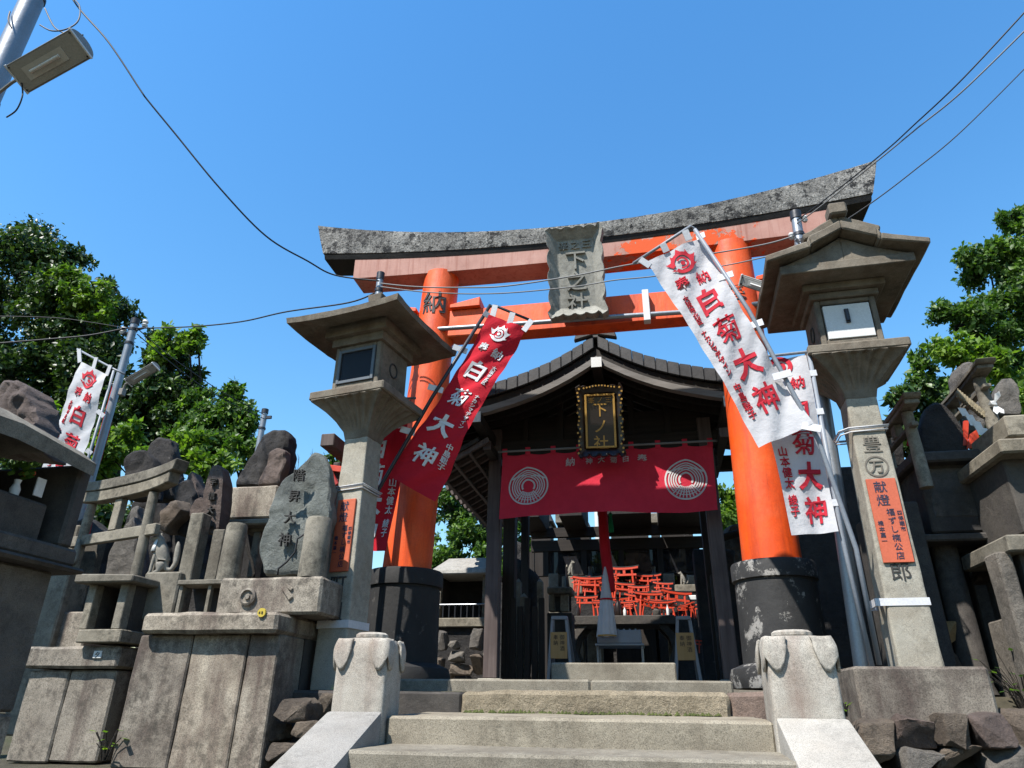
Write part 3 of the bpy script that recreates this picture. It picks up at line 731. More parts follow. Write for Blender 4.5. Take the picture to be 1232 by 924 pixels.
# ================================================================ offering hall behind the gate
RX, HW, YF, YB = -.37, 1.90, 6.2, 8.0
H = thing('offering_hall', 'dark wooden offering hall with curved tiled gable roof behind the torii', 'shrine hall', (RX, 7.6, 1.76))
PR = [(0, 5.05), (.15, 4.955), (.3, 4.865), (.5, 4.765), (.75, 4.67), (1.05, 4.585), (1.4, 4.515), (1.7, 4.47), (1.9, 4.45)]
def rz(d):
    d = abs(d)
    for (a, za), (b, zb) in zip(PR[:-1], PR[1:]):
        if d <= b+1e-6: return za+(zb-za)*(d-a)/(b-a)
    return PR[-1][1]
def zlow(d): return rz(d)-.19-.02*max(0, 1-abs(d))
ds = [HW*i/14 for i in range(15)]
for s in (-1, 1):
    b = MB()
    for y0, y1 in ((YF+.10, YB),):
        R = []
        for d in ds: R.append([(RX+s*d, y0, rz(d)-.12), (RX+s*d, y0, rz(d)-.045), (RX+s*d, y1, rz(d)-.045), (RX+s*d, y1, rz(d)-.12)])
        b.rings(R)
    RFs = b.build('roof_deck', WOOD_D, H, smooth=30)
    # courses of tiles: every verge tile and the nearest courses are pieces of their own
    nT = 17
    for i in range(nT):
        d0, d1 = HW*i/nT+.02, HW*(i+1)/nT+.018
        za, zb = rz(d0), rz(min(d1, HW))
        # verge tile on the gable edge
        q = MB().add([(RX+s*d0, YF, za-.135), (RX+s*d1, YF, zb-.135), (RX+s*d1, YF, zb+.010), (RX+s*d0, YF, za+.004),
                      (RX+s*d0, YF+.34, za-.055), (RX+s*d1, YF+.34, zb-.055), (RX+s*d1, YF+.34, zb+.010), (RX+s*d0, YF+.34, za+.004)],
                     [(0, 1, 2, 3), (7, 6, 5, 4), (0, 4, 5, 1), (1, 5, 6, 2), (2, 6, 7, 3), (3, 7, 4, 0)])
        q.build('verge_tile', TILE, H, bevel=.008)
        for c in range(2):
            y0 = YF+.345+c*.73
            MB().add([(RX+s*d0, y0, za-.05), (RX+s*d1, y0, zb-.05), (RX+s*d1, y0, zb+.012), (RX+s*d0, y0, za-.004), (RX+s*d0, y0+.725, za-.05), (RX+s*d1, y0+.725, zb-.05), (RX+s*d1, y0+.725, zb+.012), (RX+s*d0, y0+.725, za-.004)],
                     [(0, 1, 2, 3), (7, 6, 5, 4), (0, 4, 5, 1), (1, 5, 6, 2), (2, 6, 7, 3), (3, 7, 4, 0)]).build('roof_tile', TILE, H)
    # eave-end round tiles along the side
    for j in range(6):
        y = YF+.2+j*.32
        MB().tube([(RX+s*(HW-.02), y, rz(HW)-.01), (RX+s*(HW+.05), y, rz(HW)-.02)], .045, 12).build('eave_tile', TILE, H, smooth=40)
    # curved bargeboard, weathered pale
    R = []
    for d in ds:
        zt, zl = rz(d)-.14, zlow(d)-.035-.02*d/HW
        R.append([(RX+s*d, YF+.045, zl), (RX+s*d, YF+.045, zt), (RX+s*d, YF+.09, zt), (RX+s*d, YF+.09, zl)])
    MB().rings(R).build('bargeboard', WOOD_D, H, smooth=30)
    R = []
    for d in ds:
        zt = zlow(d)-.035-.02*d/HW; R.append([(RX+s*d, YF+.02, zt-.055), (RX+s*d, YF+.02, zt+.012), (RX+s*d, YF+.1, zt+.012), (RX+s*d, YF+.1, zt-.055)])
    MB().rings(R).build('bargeboard_lip', WOOD_B, H, smooth=30)
    # rafters running down the slope, seen from below
    for j in range(8):
        y = YF+.28+j*.2; b = MB(); R = []
        for d in ds[:]: R.append([(RX+s*d, y-.022, rz(d)-.185), (RX+s*d, y-.022, rz(d)-.122), (RX+s*d, y+.022, rz(d)-.122), (RX+s*d, y+.022, rz(d)-.185)])
        b.rings(R).build('rafter', WOOD_D, H)
    MB().box(min(RX+s*(HW-.06), RX+s*HW), max(RX+s*(HW-.06), RX+s*HW), YF+.1, YB, rz(HW)-.20, rz(HW)-.122).build('eave_fascia', WOOD_P, H)
    # purlins with white painted ends
    for d, dz in ((1.22, 0), (.0, 0))[:1 if s > 0 else 2]:
        z = zlow(d)-.11-.03*(d > 0)
        pu = MB().box(RX+s*d-.05, RX+s*d+.05, YF-.012, YB-.1, z-.055, z+.05).build('purlin', WOOD_D, H)
        MB().box(RX+s*d-.052, RX+s*d+.052, YF-.022, YF-.013, z-.057, z+.052).build('purlin_end', WHITE, pu)
    pu = MB().box(RX+s*1.18-.04, RX+s*1.18+.04, YF+.35, YB-.1, 4.0, 4.09).build('bracket_beam', WOOD_D, H)
    MB().box(RX+s*1.18-.042, RX+s*1.18+.042, YF+.34, YF+.349, 3.998, 4.092).build('beam_end', WOOD_P, pu)
# ridge
b = MB(); b.box(RX-.10, RX+.10, YF+.03, YB, 5.03, 5.07); b.box(RX-.07, RX+.07, YF+.05, YB, 5.071, 5.11); b.build('ridge', TILE, H, bevel=.01)
MB().tube([(RX, YF+.02, 5.15), (RX, YB, 5.15)], .05, 14).build('ridge_cap', TILE, H, smooth=40)
for s in (-1, 1): MB().add([(RX+s*.02, YF-.02, 5.04), (RX+s*.22, YF-.02, 4.99), (RX+s*.20, YF-.02, 5.06), (RX+s*.06, YF-.02, 5.14), (RX+s*.02, YF+.05, 5.04), (RX+s*.22, YF+.05, 4.99), (RX+s*.20, YF+.05, 5.06), (RX+s*.06, YF+.05, 5.14)], [(0, 1, 2, 3), (4, 5, 6, 7), (0, 1, 5, 4), (1, 2, 6, 5), (2, 3, 7, 6), (3, 0, 4, 7)]).build('ridge_end_tile', TILE, H, bevel=.012)
# posts, tie beams
PXL, PXR = -1.545, .665
for x, y in ((PXL, 6.97), (PXR, 6.97), (PXL, 7.8), (PXR, 7.8)):
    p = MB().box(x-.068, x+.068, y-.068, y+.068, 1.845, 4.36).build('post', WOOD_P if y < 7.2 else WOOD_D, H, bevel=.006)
    MB().box(x-.13, x+.13, y-.13, y+.13, 1.765, 1.843, .02, .02).build('post_footing', G_POST, p, bevel=.008)
for y in (6.97, 7.8):
    MB().box(PXL-.35, PXR+.35, y-.045, y+.045, 4.05, 4.22).build('tie_beam', WOOD_H, H, bevel=.005)
    MB().box(PXL-.1, PXR+.1, y-.035, y+.035, 3.84, 3.95).build('lower_tie_beam', WOOD_H, H, bevel=.005)
    for k in range(5): MB().box(PXL+.3+k*.38, PXL+.36+k*.38, y-.03, y+.03, 4.221, 4.8-abs(k-2)*.12).build('gable_strut', WOOD_D, H)
MB().box(RX-1.15, RX+1.15, 6.99, 7.02, 4.225, 4.5).build('gable_panel', WOOD_H, H)
for x in (PXL, PXR):
    MB().box(x-.045, x+.045, 6.97+.069, 7.8-.069, 4.06, 4.2).build('side_tie_beam', WOOD_D, H)
# boarded rear lattice with dark beams and glazed panels
LT = thing('glazed_screen', 'dark wooden screen with glass panes standing behind the altar', 'screen', (-.4, 10.45, 1.76))
def zp_(y): return at(730, y, 10.45).z
def xp_(x): return at(x, 680, 10.45).x
for a_, b_ in ((645, 634), (662, 649), (692, 690.5)): MB().box(xp_(640), xp_(850), 10.40, 10.50, zp_(a_), zp_(b_)).build('beam', WOOD_H, LT)
for px in (640, 657, 703, 748, 795, 840): MB().box(xp_(px)-.04, xp_(px)+.04, 10.41, 10.49, 1.7 if px in (640, 840) else zp_(690.5), zp_(662)-.001).build('mullion', WOOD_D, LT)
for a_, b_ in ((659, 701), (706, 746), (750, 793), (797, 838)): MB().box(xp_(a_), xp_(b_), 10.445, 10.451, zp_(690), zp_(662.5)).build('pane', GLASS, LT)

# gilt-lettered plaque hanging in the gable
gp = thing('hall_plaque', 'dark lacquered hanging plaque with gilt frame and gilt characters', 'plaque', at(722, 546, 6.4))
c = (at(721, 468, 6.30)+at(724, 546, 6.44))/2; U = at(721, 468, 6.30)-at(724, 546, 6.44); N = U.cross(Vector((1, 0, 0))); N = -N if N.y > 0 else N
_, fn = plaque_on(gp, c, U, N, .42, .68, LACQ, flare=.05, name='carved_frame')
b = MB()
for u0, u1, v0, v1 in ((-.150, -.128, -.27, .27), (.128, .150, -.27, .27), (-.128, .128, .25, .27), (-.128, .128, -.27, -.25)):
    b.add([fn(u, v, d) for d in (.002, .03) for u, v in ((u0, v0), (u1, v0), (u1, v1), (u0, v1))], [(3, 2, 1, 0), (4, 5, 6, 7), (0, 1, 5, 4), (1, 2, 6, 5), (2, 3, 7, 6), (3, 0, 4, 7)])
b.build('gilt_border', GOLD, gp, bevel=.003)
b = MB()
for k in range(34):
    s = -1 if k % 2 else 1; v = -.32+(k//2)*.04; q = fn(s*(.208+.012*sin(k*1.3)), v, .055); b.tube([q, q+N.normalized()*.012], .011, 6)
for k in range(11):
    q = fn(-.15+k*.03, .335+.012*cos((k-5)*.5), .055); b.tube([q, q+N.normalized()*.012], .009, 6)
tag(b.build('gilt_studs', GOLD, gp), kind='stuff')
chars('gilt_character', GOLD, gp, col_items('下ノ社', fn, 0, .115, .15, .006, 1.1, .006)+[(ch, fn, -.085+i*.085, .213, .068, .004, .0, 1, 0) for i, ch in enumerate('峯ノ三')])
MB().tube([fn(0, .3, -.03), fn(0, .3, -.03)+Vector((0, .3, .15))], .008, 6).build('hanging_wire', DARKMETAL, gp)

# crimson shrine curtain
nz = thing('shrine_curtain', 'crimson curtain with white round crests across the front of the hall', 'curtain', (-.37, 6.72, 3.3))
A, B_, C_, D_ = at(605, 547, 6.72), at(857, 534, 6.72), at(863, 613, 6.72), at(601, 624, 6.72)
def nf(u, v, w_):
    # u 0..1 across, v 0..1 down
    p = A.lerp(B_, u).lerp(D_.lerp(C_, u), v)
    bel = -.05*sin(pi*u)*v**1.3-.022*sin(u*pi*4+1)*v**1.5-.008*sin(u*31+v*3)*v
    p = p+Vector((0, bel-w_, .018*sin(pi*v)*0+.035*v*v*(sin(pi*u*2-.6))*.5)); p.z -= .02*(1-v)*sin(pi*((u*8) % 1)); return p
def sheet(fn, nu, nv, name, mat, parent, thick=.003):
    b = MB(); b.v = [fn(i/nu, j/nv, 0) for j in range(nv+1) for i in range(nu+1)]
    b.f = [(j*(nu+1)+i, j*(nu+1)+i+1, (j+1)*(nu+1)+i+1, (j+1)*(nu+1)+i) for j in range(nv) for i in range(nu)]
    o = b.build(name, mat, parent, smooth='all'); return o
sheet(nf, 96, 22, 'cloth', C_NOREN, nz)
W_, H_ = (B_-A).length, (D_-A).length
def nfu(u, v, w_): return nf(u/W_, -v/H_, w_+.006)
chars('printed_character', P_NWHITE, nz, [(ch, nfu, u*W_, -.155*H_, s_*W_/2.1, .0015, .008, 1, 0) for ch, u, s_ in (('納', .335, .10), ('神', .425, .075), ('大', .483, .075), ('菊', .541, .075), ('白', .598, .075), ('奉', .675, .10))])
def arc(b, fn, cx, cy, r0, r1, a0, a1, n=40):
    P = []
    for k in range(n+1):
        a = a0+(a1-a0)*k/n; P.append(fn(cx+r0*cos(a), cy+r0*sin(a), 0)); P.append(fn(cx+r1*cos(a), cy+r1*sin(a), 0))
    b.add(P, [(2*k, 2*k+1, 2*k+3, 2*k+2) for k in range(n)])
def bar2(b, fn, u0, v0, u1, v1, w_):
    d = Vector((u1-u0, v1-v0)); d.normalize(); q = Vector((-d.y, d.x))*w_/2
    b.add([fn(u0+q.x, v0+q.y, 0), fn(u1+q.x, v1+q.y, 0), fn(u1-q.x, v1-q.y, 0), fn(u0-q.x, v0-q.y, 0)], [(0, 1, 2, 3)])
for uc in (.135, .87):
    b = MB(); cx, cy, R_ = uc*W_, -.52*H_, .205
    arc(b, nfu, cx, cy, R_*.92, R_, 0, 2*pi, 56)
    for k, r in enumerate((.80, .69, .58, .47)): arc(b, nfu, cx, cy, R_*(r-.028), R_*(r+.035), -.75, pi+.75)
    arc(b, nfu, cx, cy, R_*.27, R_*.36, -.6, pi+.6)
    for k in range(9):
        a = -pi/2+(k-4)*.19; bar2(b, nfu, cx+R_*.36*cos(a), cy+R_*.36*sin(a), cx+R_*.9*cos(a), cy+R_*.9*sin(a), .012)
    for r in (.5, .62, .75): arc(b, nfu, cx, cy, R_*(r-.015), R_*(r+.02), -pi/2-.7, -pi/2+.7, 16)
    for k in range(14):      # ears of rice: short chevrons between the rings
        for s in (-1, 1):
            a = pi/2+s*(.25+k*.06); r = .52+.024*k; bar2(b, nfu, cx+R_*r*cos(a), cy+R_*r*sin(a), cx+R_*(r+.09)*cos(a+s*.1), cy+R_*(r+.09)*sin(a+s*.1), .012)
    tag(b.build('round_crest', P_NWHITE, nz), kind='stuff')
MB().tube([nf(i/40, 0, 0)+Vector((0, -.004, .03+.02*abs(sin(pi*((i/40*8) % 1))))) for i in range(-1, 42)], .012, 8).build('hanging_rope', WIREGREY, nz, smooth='all')
for k in range(9):
    q = nf(min(.99, max(.01, k/8)), 0, 0); MB().box(q.x-.025, q.x+.025, q.y-.008, q.y+.008, q.z-.02, q.z+.065).build('hanging_loop', C_NOREN, nz)
MB().box(A.x+.8*W_/2-.001, A.x+.8*W_/2+.0, 6.72, 6.721, 3.6, 3.601) if 0 else None

# bell rope: red cloth sleeve, white tail, green tassel
br = thing('bell_rope', 'red and white bell rope hanging in the middle of the hall', 'bell rope', at(729, 768, 7.3))
pts = [at(x, y, 7.3) for x, y in ((724, 560), (725, 620), (728, 660), (733, 700), (737, 712))]
MB().tube(pts, [.045, .05, .055, .055, .03], 12).build('red_sleeve', C_RED, br, smooth='all')
b = MB(); R = []
top = at(728, 682, 7.25); bot = at(730, 766, 7.25)
for k, (f, r) in enumerate(((0, .008), (.15, .03), (.3, .04), (.45, .055), (.47, .052), (.5, .06), (.8, .082), (.97, .092), (1, .093))):
    c = top.lerp(bot, f); R.append([(c.x+r*(1+.10*f*sin(9*a+f)+.05*sin(4*a))*cos(a), c.y+r*.8*(1+.10*f*sin(9*a+f))*sin(a), c.z+.006*f*sin(5*a)) for a in [2*pi*i/54 for i in range(54)]])
b.rings(R).build('white_tail', C_WHITE, br, smooth=45)
c = top.lerp(bot, .475); MB().tube([(c.x+.064*cos(a), c.y+.054*sin(a), c.z) for a in [2*pi*i/20 for i in range(21)]], .008, 6).build('red_band', C_RED, br)
c = bot; MB().tube([(c.x+.094*cos(a), c.y+.078*sin(a), c.z+.008) for a in [2*pi*i/20 for i in range(21)]], .008, 6).build('gold_hem', GOLD, br)
tp, tb = at(736, 606, 7.2), at(735.5, 641, 7.2)
gt = thing('green_tassel', 'green tassel hanging beside the red bell rope', 'tassel', tb)
MB().lathe((tb.x, tb.y, tb.z), [(.002, 0), (.026, .005), (.028, .06), (.018, .14), (.012, .17), (.02, .185), (.02, .2), (.004, .215), (.004, .5), (.001, .505)], 14).build('tassel', GREEN_T, gt, smooth=40)

# altar table with cabriole legs
al = thing('altar_table', 'grey stone altar table with curved legs under the small torii', 'altar table', (-.36, 8.9, 1.76))
tl = at(686, 741, 9.3); tr = at(812, 745, 9.3)
MB().box(tl.x, tr.x, 9.3, 9.95, tl.z-.11, tl.z).build('table_top', G_SHADE, al, bevel=.008)
for s, x in ((-1, tl.x+.1), (1, tr.x-.1)):
    for y in (9.33, 9.85):
        R = []
        for f, dx, w_ in ((0, -.12, .07), (.2, -.06, .075), (.45, .03, .085), (.65, .10, .10), (.82, .06, .10), (1, -.06, .12)):
            z = 1.767+f*(tl.z-.112-1.767); xx = x+s*dx
            R.append([(xx-w_/2, y, z), (xx+w_/2, y, z), (xx+w_/2, y+.09, z), (xx-w_/2, y+.09, z)])
        MB().rings(R).build('curved_leg', G_SHADE, al, bevel=.006, smooth=40)
# offering box with legs
ob = thing('offering_box', 'blue grey metal offering box on thin legs below the bell rope', 'offering box', (-.4, 7.45, 1.76))
q0, q1 = at(718, 758, 7.4), at(772, 774, 7.4)
MB().box(q0.x, q1.x, 7.4, 7.75, q1.z, q0.z).build('box', CONDUIT, ob, bevel=.006)
MB().box(q0.x-.02, q1.x+.02, 7.38, 7.77, q1.z-.022, q1.z-.001).build('tray', CONDUIT, ob, bevel=.003)
for k in range(7): MB().box(q0.x+.03+k*.058, q0.x+.045+k*.058, 7.41, 7.74, q0.z+.001, q0.z+.012).build('slat', CONDUIT, ob)
for x in (q0.x, q1.x):
    for y in (7.42, 7.73): MB().tube([(x, y, 1.768), (x, y, q1.z-.02)], .010, 8).build('leg', GALV, ob)
# two A-shaped grey metal stands with wooden votive signs
def stand(pxs, Y, label):
    (a, b_, c, d) = [at(x, y, Y) for x, y in pxs]; zf = 1.768
    t = thing('sign_stand', label, 'stand', (a.x, Y, zf), 'metal sign stands in the hall')
    for p, q in ((a, b_), (c, d)):
        dirv = (q-p); p2 = p+dirv*((zf-p.z)/dirv.z) if abs(dirv.z) > 1e-3 else p
        MB().bar(p2, q, .03, .03, (0, 1, 0)).build('leg', CONDUIT, t, bevel=.003)
        MB().bar(p2+Vector((0, .45, 0)), q+Vector((0, .03, 0)), .03, .03, (0, 1, 0)).build('leg', CONDUIT, t, bevel=.003)
    MB().bar(b_+Vector((-.012, -.017, -.012)), d+Vector((.012, -.017, -.012)), .02, .035, (0, 0, 1)).build('top_bar', CONDUIT, t, bevel=.003)
    cx = (a.x+c.x)/2; z = b_.z-.27
    bd = MB().box(cx-.085, cx+.085, Y-.02, Y-.005, z-.13, z+.12).build('wooden_sign', WOOD_Y, t, bevel=.003)
    fn = plane_fn((cx, Y-.022, z), (1, 0, 0), (0, 0, 1)); chars('character', BLACKINK, bd, col_items('御神酒', fn, .035, .07, .05, .001)+col_items('奉納', fn, -.03, .07, .05, .001))
    return t
stand([(660, 812), (665, 742), (686, 795), (681, 742)], 7.35, 'grey metal stand with wooden sign left of the altar')
stand([(814, 816), (815, 742), (843, 818), (829, 742)], 7.3, 'grey metal stand with wooden sign right of the altar')
MB_ = None
# heap of small vermilion votive torii on the altar
mt = thing('votive_torii', 'x', 'votive torii', (0, 0, 0), 'small vermilion votive torii heaped on the altar')
def mini(b_=None):
    MB().tube([(-.36, 0, 0), (-.31, 0, .78)], .045, 8).build('pillar', VERM2, mt, smooth=40)
    MB().tube([(.36, 0, 0), (.31, 0, .78)], .045, 8).build('pillar', VERM2, mt, smooth=40)
    R = [[(x, -.055, z), (x, -.055, z+.08), (x, .055, z+.08), (x, .055, z)] for x, z in ((-.56, .82), (-.3, .785), (0, .775), (.3, .785), (.56, .82))]
    MB().rings(R).build('top_beam', VERM2, mt)
    R = [[(x, -.065, z), (x, -.065, z+.025), (x, .065, z+.025), (x, .065, z)] for x, z in ((-.6, .905), (-.3, .866), (0, .857), (.3, .866), (.6, .905))]
    MB().rings(R).build('cap_board', BLACKINK, mt)
    MB().box(-.48, .48, -.035, .035, .56, .63).build('tie_beam', VERM2, mt)
    MB().box(-.05, .05, -.04, .04, .631, .774).build('centre_block', VERM2, mt)
mini()
base = tl.z
spec = [  # px, py of foot centre, Y, width in px, lean
 (706, 742, 7.85, 38, 0), (727, 742, 7.95, 34, -.1), (706, 724, 8.15, 40, .05), (728, 722, 8.2, 36, -.08), (748, 726, 8.12, 34, .1), (764, 741, 7.85, 36, .12), (752, 742, 8.0, 30, -.12),
 (781, 742, 7.82, 42, .05), (797, 748, 7.78, 40, 0), (814, 744, 7.9, 46, .1), (752, 712, 8.28, 40, 0), (772, 714, 8.33, 34, .08), (786, 712, 8.36, 34, -.05), (768, 728, 8.1, 36, .06), (700, 712, 8.38, 30, 0), (797, 722, 8.2, 34, .1), (828, 745, 8.1, 30, -.1), (735, 708, 8.45, 30, .05)]
lab = ['in the front row at the left end', 'in the front row second from the left end', 'standing behind the front row at the left end', 'behind the front row half covered by the bell rope', 'behind the front row just right of the bell rope', 'in the front row right of the bell rope', 'in the front row touching the bell rope',
 'in the front row over the middle of the altar', 'in the front row near the right end of the altar', 'largest of the heap at its right end', 'in the top row right of the bell rope', 'in the top row over the middle', 'in the top row towards the right', 'in the middle of the heap', 'high at the left end of the heap', 'leaning behind the front row at the right', 'smallest one at the far right of the heap', 'at the back behind the bell rope']
for k, ((px, py, Y, wpx, ln), lb) in enumerate(zip(spec, lab)):
    o = mt if k == 0 else copy_tree(mt)
    Y = Y+1.6; p = at(px, py, Y); wm = (at(px+wpx, py, Y)-p).length; s = wm/1.35*random.uniform(.85, 1.1)
    o.location = (p.x, p.y, p.z); o.scale = (s, s, s*1.1); o.rotation_euler = (-.08, ln, random.uniform(-.25, .25)); o['label'] = 'small vermilion votive torii '+lb
# stepped stone shelf that carries the rear rows of votive torii
sh = thing('altar_shelf', 'stepped dark stone shelf behind the altar carrying the votive torii', 'shelf', (-.36, 9.2, 1.76))
for y0, y1, pz in ((9.68, 9.84, at(706, 724, 9.75).z), (9.85, 10.15, at(752, 712, 9.9).z)): MB().box(tl.x-.06, tr.x+.22, y0, y1, tl.z+.001 if y0 < 9.8 else tl.z+.0012, pz-.004).build('step', G_DARK, sh, bevel=.006)
MB().box(tr.x+.003, tr.x+.24, 9.35, 9.84, 1.767, at(814, 744, 9.5).z-.004).build('side_block', G_DARK, sh, bevel=.006)

# little pent roofs over the glazed screen
zr_ = at(730, 640, 10.55).z
for k, (a_, b_) in enumerate(((634, 659), (681, 707), (724, 784), (792, 856))):
    xa_, xb_ = at(a_, 636, 10.45).x, at(b_, 636, 10.45).x
    MB().add([(xa_, 9.6, zr_+.02), (xb_, 9.6, zr_+.02), (xb_, 10.65, zr_+.001), (xa_, 10.65, zr_+.001), (xa_, 9.6, zr_+.08), (xb_, 9.6, zr_+.08), (xb_, 10.65, zr_+.45), (xa_, 10.65, zr_+.45)], [(3, 2, 1, 0), (4, 5, 6, 7), (0, 1, 5, 4), (1, 2, 6, 5), (2, 3, 7, 6), (3, 0, 4, 7)]).build('pent_roof', WOOD_D, LT, bevel=.01)

# lower side eave along the left flank of the hall, rafters showing from below
xe0, xe1, ze0, ze1 = -1.62, -2.10, 4.06, 3.80
MB().add([(xe0, 6.45, ze0), (xe1, 6.45, ze1), (xe1, 9.3, ze1), (xe0, 9.3, ze0), (xe0, 6.45, ze0+.05), (xe1, 6.45, ze1+.05), (xe1, 9.3, ze1+.05), (xe0, 9.3, ze0+.05)], [(3, 2, 1, 0), (4, 5, 6, 7), (0, 1, 5, 4), (1, 2, 6, 5), (2, 3, 7, 6), (3, 0, 4, 7)]).build('side_eave', WOOD_D, H)
for k in range(15):
    y = 6.5+k*.195; MB().bar((xe0+.1, y, ze0+.03), (xe1-.02, y, ze1-.032), .04, .05).build('side_rafter', WOOD_P, H)
for k in range(3):
    f = .2+.35*k; MB().bar((xe0+(xe1-xe0)*f, 6.46, ze0+(ze1-ze0)*f-.06), (xe0+(xe1-xe0)*f, 9.28, ze0+(ze1-ze0)*f-.06), .03, .02).build('side_batten', WOOD_P, H)
for k in range(14): MB().tube([(xe1+.03, 6.5+k*.205, ze1+.075), (xe1-.06, 6.5+k*.205, ze1+.055)], .045, 10).build('eave_tile', TILE, H, smooth=40)
for y in (8.3, 9.2): MB().box(-1.66, -1.56, y-.05, y+.05, 1.765, 4.05).build('side_post', WOOD_D, H)

# many smaller votive torii wedged between the others
rj = random.Random(21); spots = []
for k in range(20):
    px = rj.uniform(694, 832); row = 0 if px > 812 else rj.choice((0, 1, 2)); spots.append((row, px))
spots.sort(); nth = 'first second third fourth fifth sixth seventh eighth ninth tenth eleventh twelfth'.split(); cnt = [0, 0, 0]
for row, px in spots:
    o = copy_tree(mt); py, Y = ((742, 9.42), (725, 9.76), (712, 9.97))[row]
    if px > 812: py, Y = 744, 9.5
    p = at(px, py, Y); s_ = (at(px+rj.uniform(15, 25), py, Y)-p).length/1.25
    o.location = p; o.scale = (s_, s_, s_*1.15); o.rotation_euler = (rj.uniform(-.2, .1), rj.uniform(-.2, .2), rj.uniform(-.5, .5))
    o['label'] = 'tiny wedged votive torii in the %s row of the heap, %s from left' % (('front', 'middle', 'top')[row], nth[cnt[row]]); cnt[row] += 1
# bottles, candles and pale stones on and behind the altar
for k, (px, py, Y, h, r_, mm, nm, lb, ct) in enumerate(((696, 741, 9.36, .16, .022, LACQ, 'sake_bottle', 'dark bottle at the left front edge of the altar', 'bottle'), (752, 742, 9.36, .11, .02, WHITE, 'sake_bottle', 'white bottle on the altar right of the bell rope', 'bottle'), (744, 742, 9.37, .22, .045, LACQ, 'incense_stand', 'dark square-shouldered stand on the altar beside the bell rope', 'stand'), (790, 744, 9.38, .10, .05, G_SHADE, 'incense_pot', 'stone incense pot on the right part of the altar', 'pot'), (804, 744, 9.36, .13, .018, WHITE, 'sake_bottle', 'white bottle at the right front edge of the altar', 'bottle'))):
    p = at(px, py, Y); p.z = tl.z+.001
    tag(MB().lathe(p, [(.002, 0), (r_*.9, 0), (r_, h*.1), (r_, h*.6), (r_*.45, h*.78), (r_*.45, h*.95), (r_*.6, h), (.002, h)], 16).build(nm, mm, smooth=40), lb, ct)
for k, (px0, px1, py0, Y, lb) in enumerate(((660, 672, 690, 10.25, 'pale stone block under the left end of the glazed screen'), (704, 722, 693, 10.2, 'pale stone block behind the left votive torii'), (798, 812, 690, 10.22, 'pale stone block behind the right votive torii'), (826, 842, 692, 10.2, 'pale stone block under the right end of the glazed screen'))):
    x0, x1 = at(px0, 700, Y).x, at(px1, 700, Y).x; tag(MB().box(x0, x1, Y, Y+.14, 1.767, at(px0, py0, Y).z).build('stone_block', G_TORII, bevel=.01, rough=.005, sub=2, smooth=30), lb, 'stone block')
# ================================================================ poles
def pole(name, label, pts, r, mat, parts=True, cat='pole', cap=True):
    t = thing(name, label, cat, pts[0]); MB().tube(pts, r, 14).build('shaft', mat, t, smooth=40)
    if cap:
        d = (Vector(pts[-1])-Vector(pts[-2])).normalized(); MB().tube([Vector(pts[-1])-d*.05, Vector(pts[-1])+d*.02], (r if not isinstance(r, list) else r[-1])*1.18, 14).build('end_cap', DARKMETAL, t, smooth=40)
    return t
def insulator(t, p, s=.03):
    p = Vector(p); MB().lathe(p, [(.002, -s*1.4), (s*.6, -s*1.3), (s, -s*.6), (s*.6, -s*.2), (s, s*.5), (s*.7, s*1.2), (.002, s*1.4)], 12).build('insulator', WHITE, t, smooth=40)
def strap(t, p, r, d=(0, 0, 1)):
    p = Vector(p); d = Vector(d).normalized(); MB().tube([p-d*.014, p+d*.014], r, 14).build('strap', DARKMETAL, t, smooth=40)
# right pole next to the lantern
a, b_ = at(1037, 800, 4.62), at(957, 258, 4.62)
pr = pole('utility_pole', 'grey steel utility pole behind the right stone lantern', [a-Vector((0, 0, .1)), a.lerp(b_, .5), b_], [.05, .046, .036], GALV)
strap(pr, at(963, 292, 4.62), .043); strap(pr, at(961, 283, 4.62), .043)
for dx, dz in ((.06, -.05), (-.06, -.2)): insulator(pr, b_+Vector((dx, 0, dz)), .022)
for k in range(4):      # loose curls of cable at the pole head
    p = at(955+k*4, 290+k*3, 4.6); q = [p+Vector((.09*sin(t_*.9+k)*t_/6, -.03, -.03*t_+.05*cos(t_+k))) for t_ in range(7)]; MB().tube(q, .004, 5).build('cable_curl', WIRE, pr)
# pole behind the left lantern
a, b_ = at(428, 700, 4.75), at(458, 331, 4.75); a = Vector((b_.x-.03, 4.75, 1.6))
pl = pole('utility_pole', 'grey steel utility pole rising behind the left stone lantern', [a, b_-Vector((0, 0, .3)), b_], .03, GALV)
strap(pl, b_-Vector((0, 0, .16)), .037)
# pole with the white banner on the far left
a, b_ = at(108, 570, 6.0), at(163, 386, 6.0); a = Vector((b_.x, 6, 1.5))
pw = pole('utility_pole', 'grey pole carrying a floodlight beside the white banner on the left', [a, b_-Vector((0, 0, .5)), b_], .042, GALV)
for dz in (.12, .30): strap(pw, b_-Vector((0, 0, dz)), .05)
insulator(pw, b_+Vector((-.13, 0, -.12)), .035); insulator(pw, b_+Vector((.14, 0, -.05)), .035)
MB().bar(b_+Vector((-.13, 0, -.17)), b_+Vector((.16, 0, -.1)), .02, .02).build('cross_arm', DARKMETAL, pw)
# distant pole
b_ = at(319, 494, 9.0); a = Vector((b_.x, 9, 1.6))
pd = pole('utility_pole', 'thin distant pole standing behind the dark upright stones on the left', [a, b_-Vector((0, 0, .3)), b_], .045, GALV)
strap(pd, b_-Vector((0, 0, .3)), .056); MB().bar(b_+Vector((0, 0, -.12)), b_+Vector((.13, 0, -.12)), .03, .05).build('cable_clamp', DARKMETAL, pd, bevel=.004)
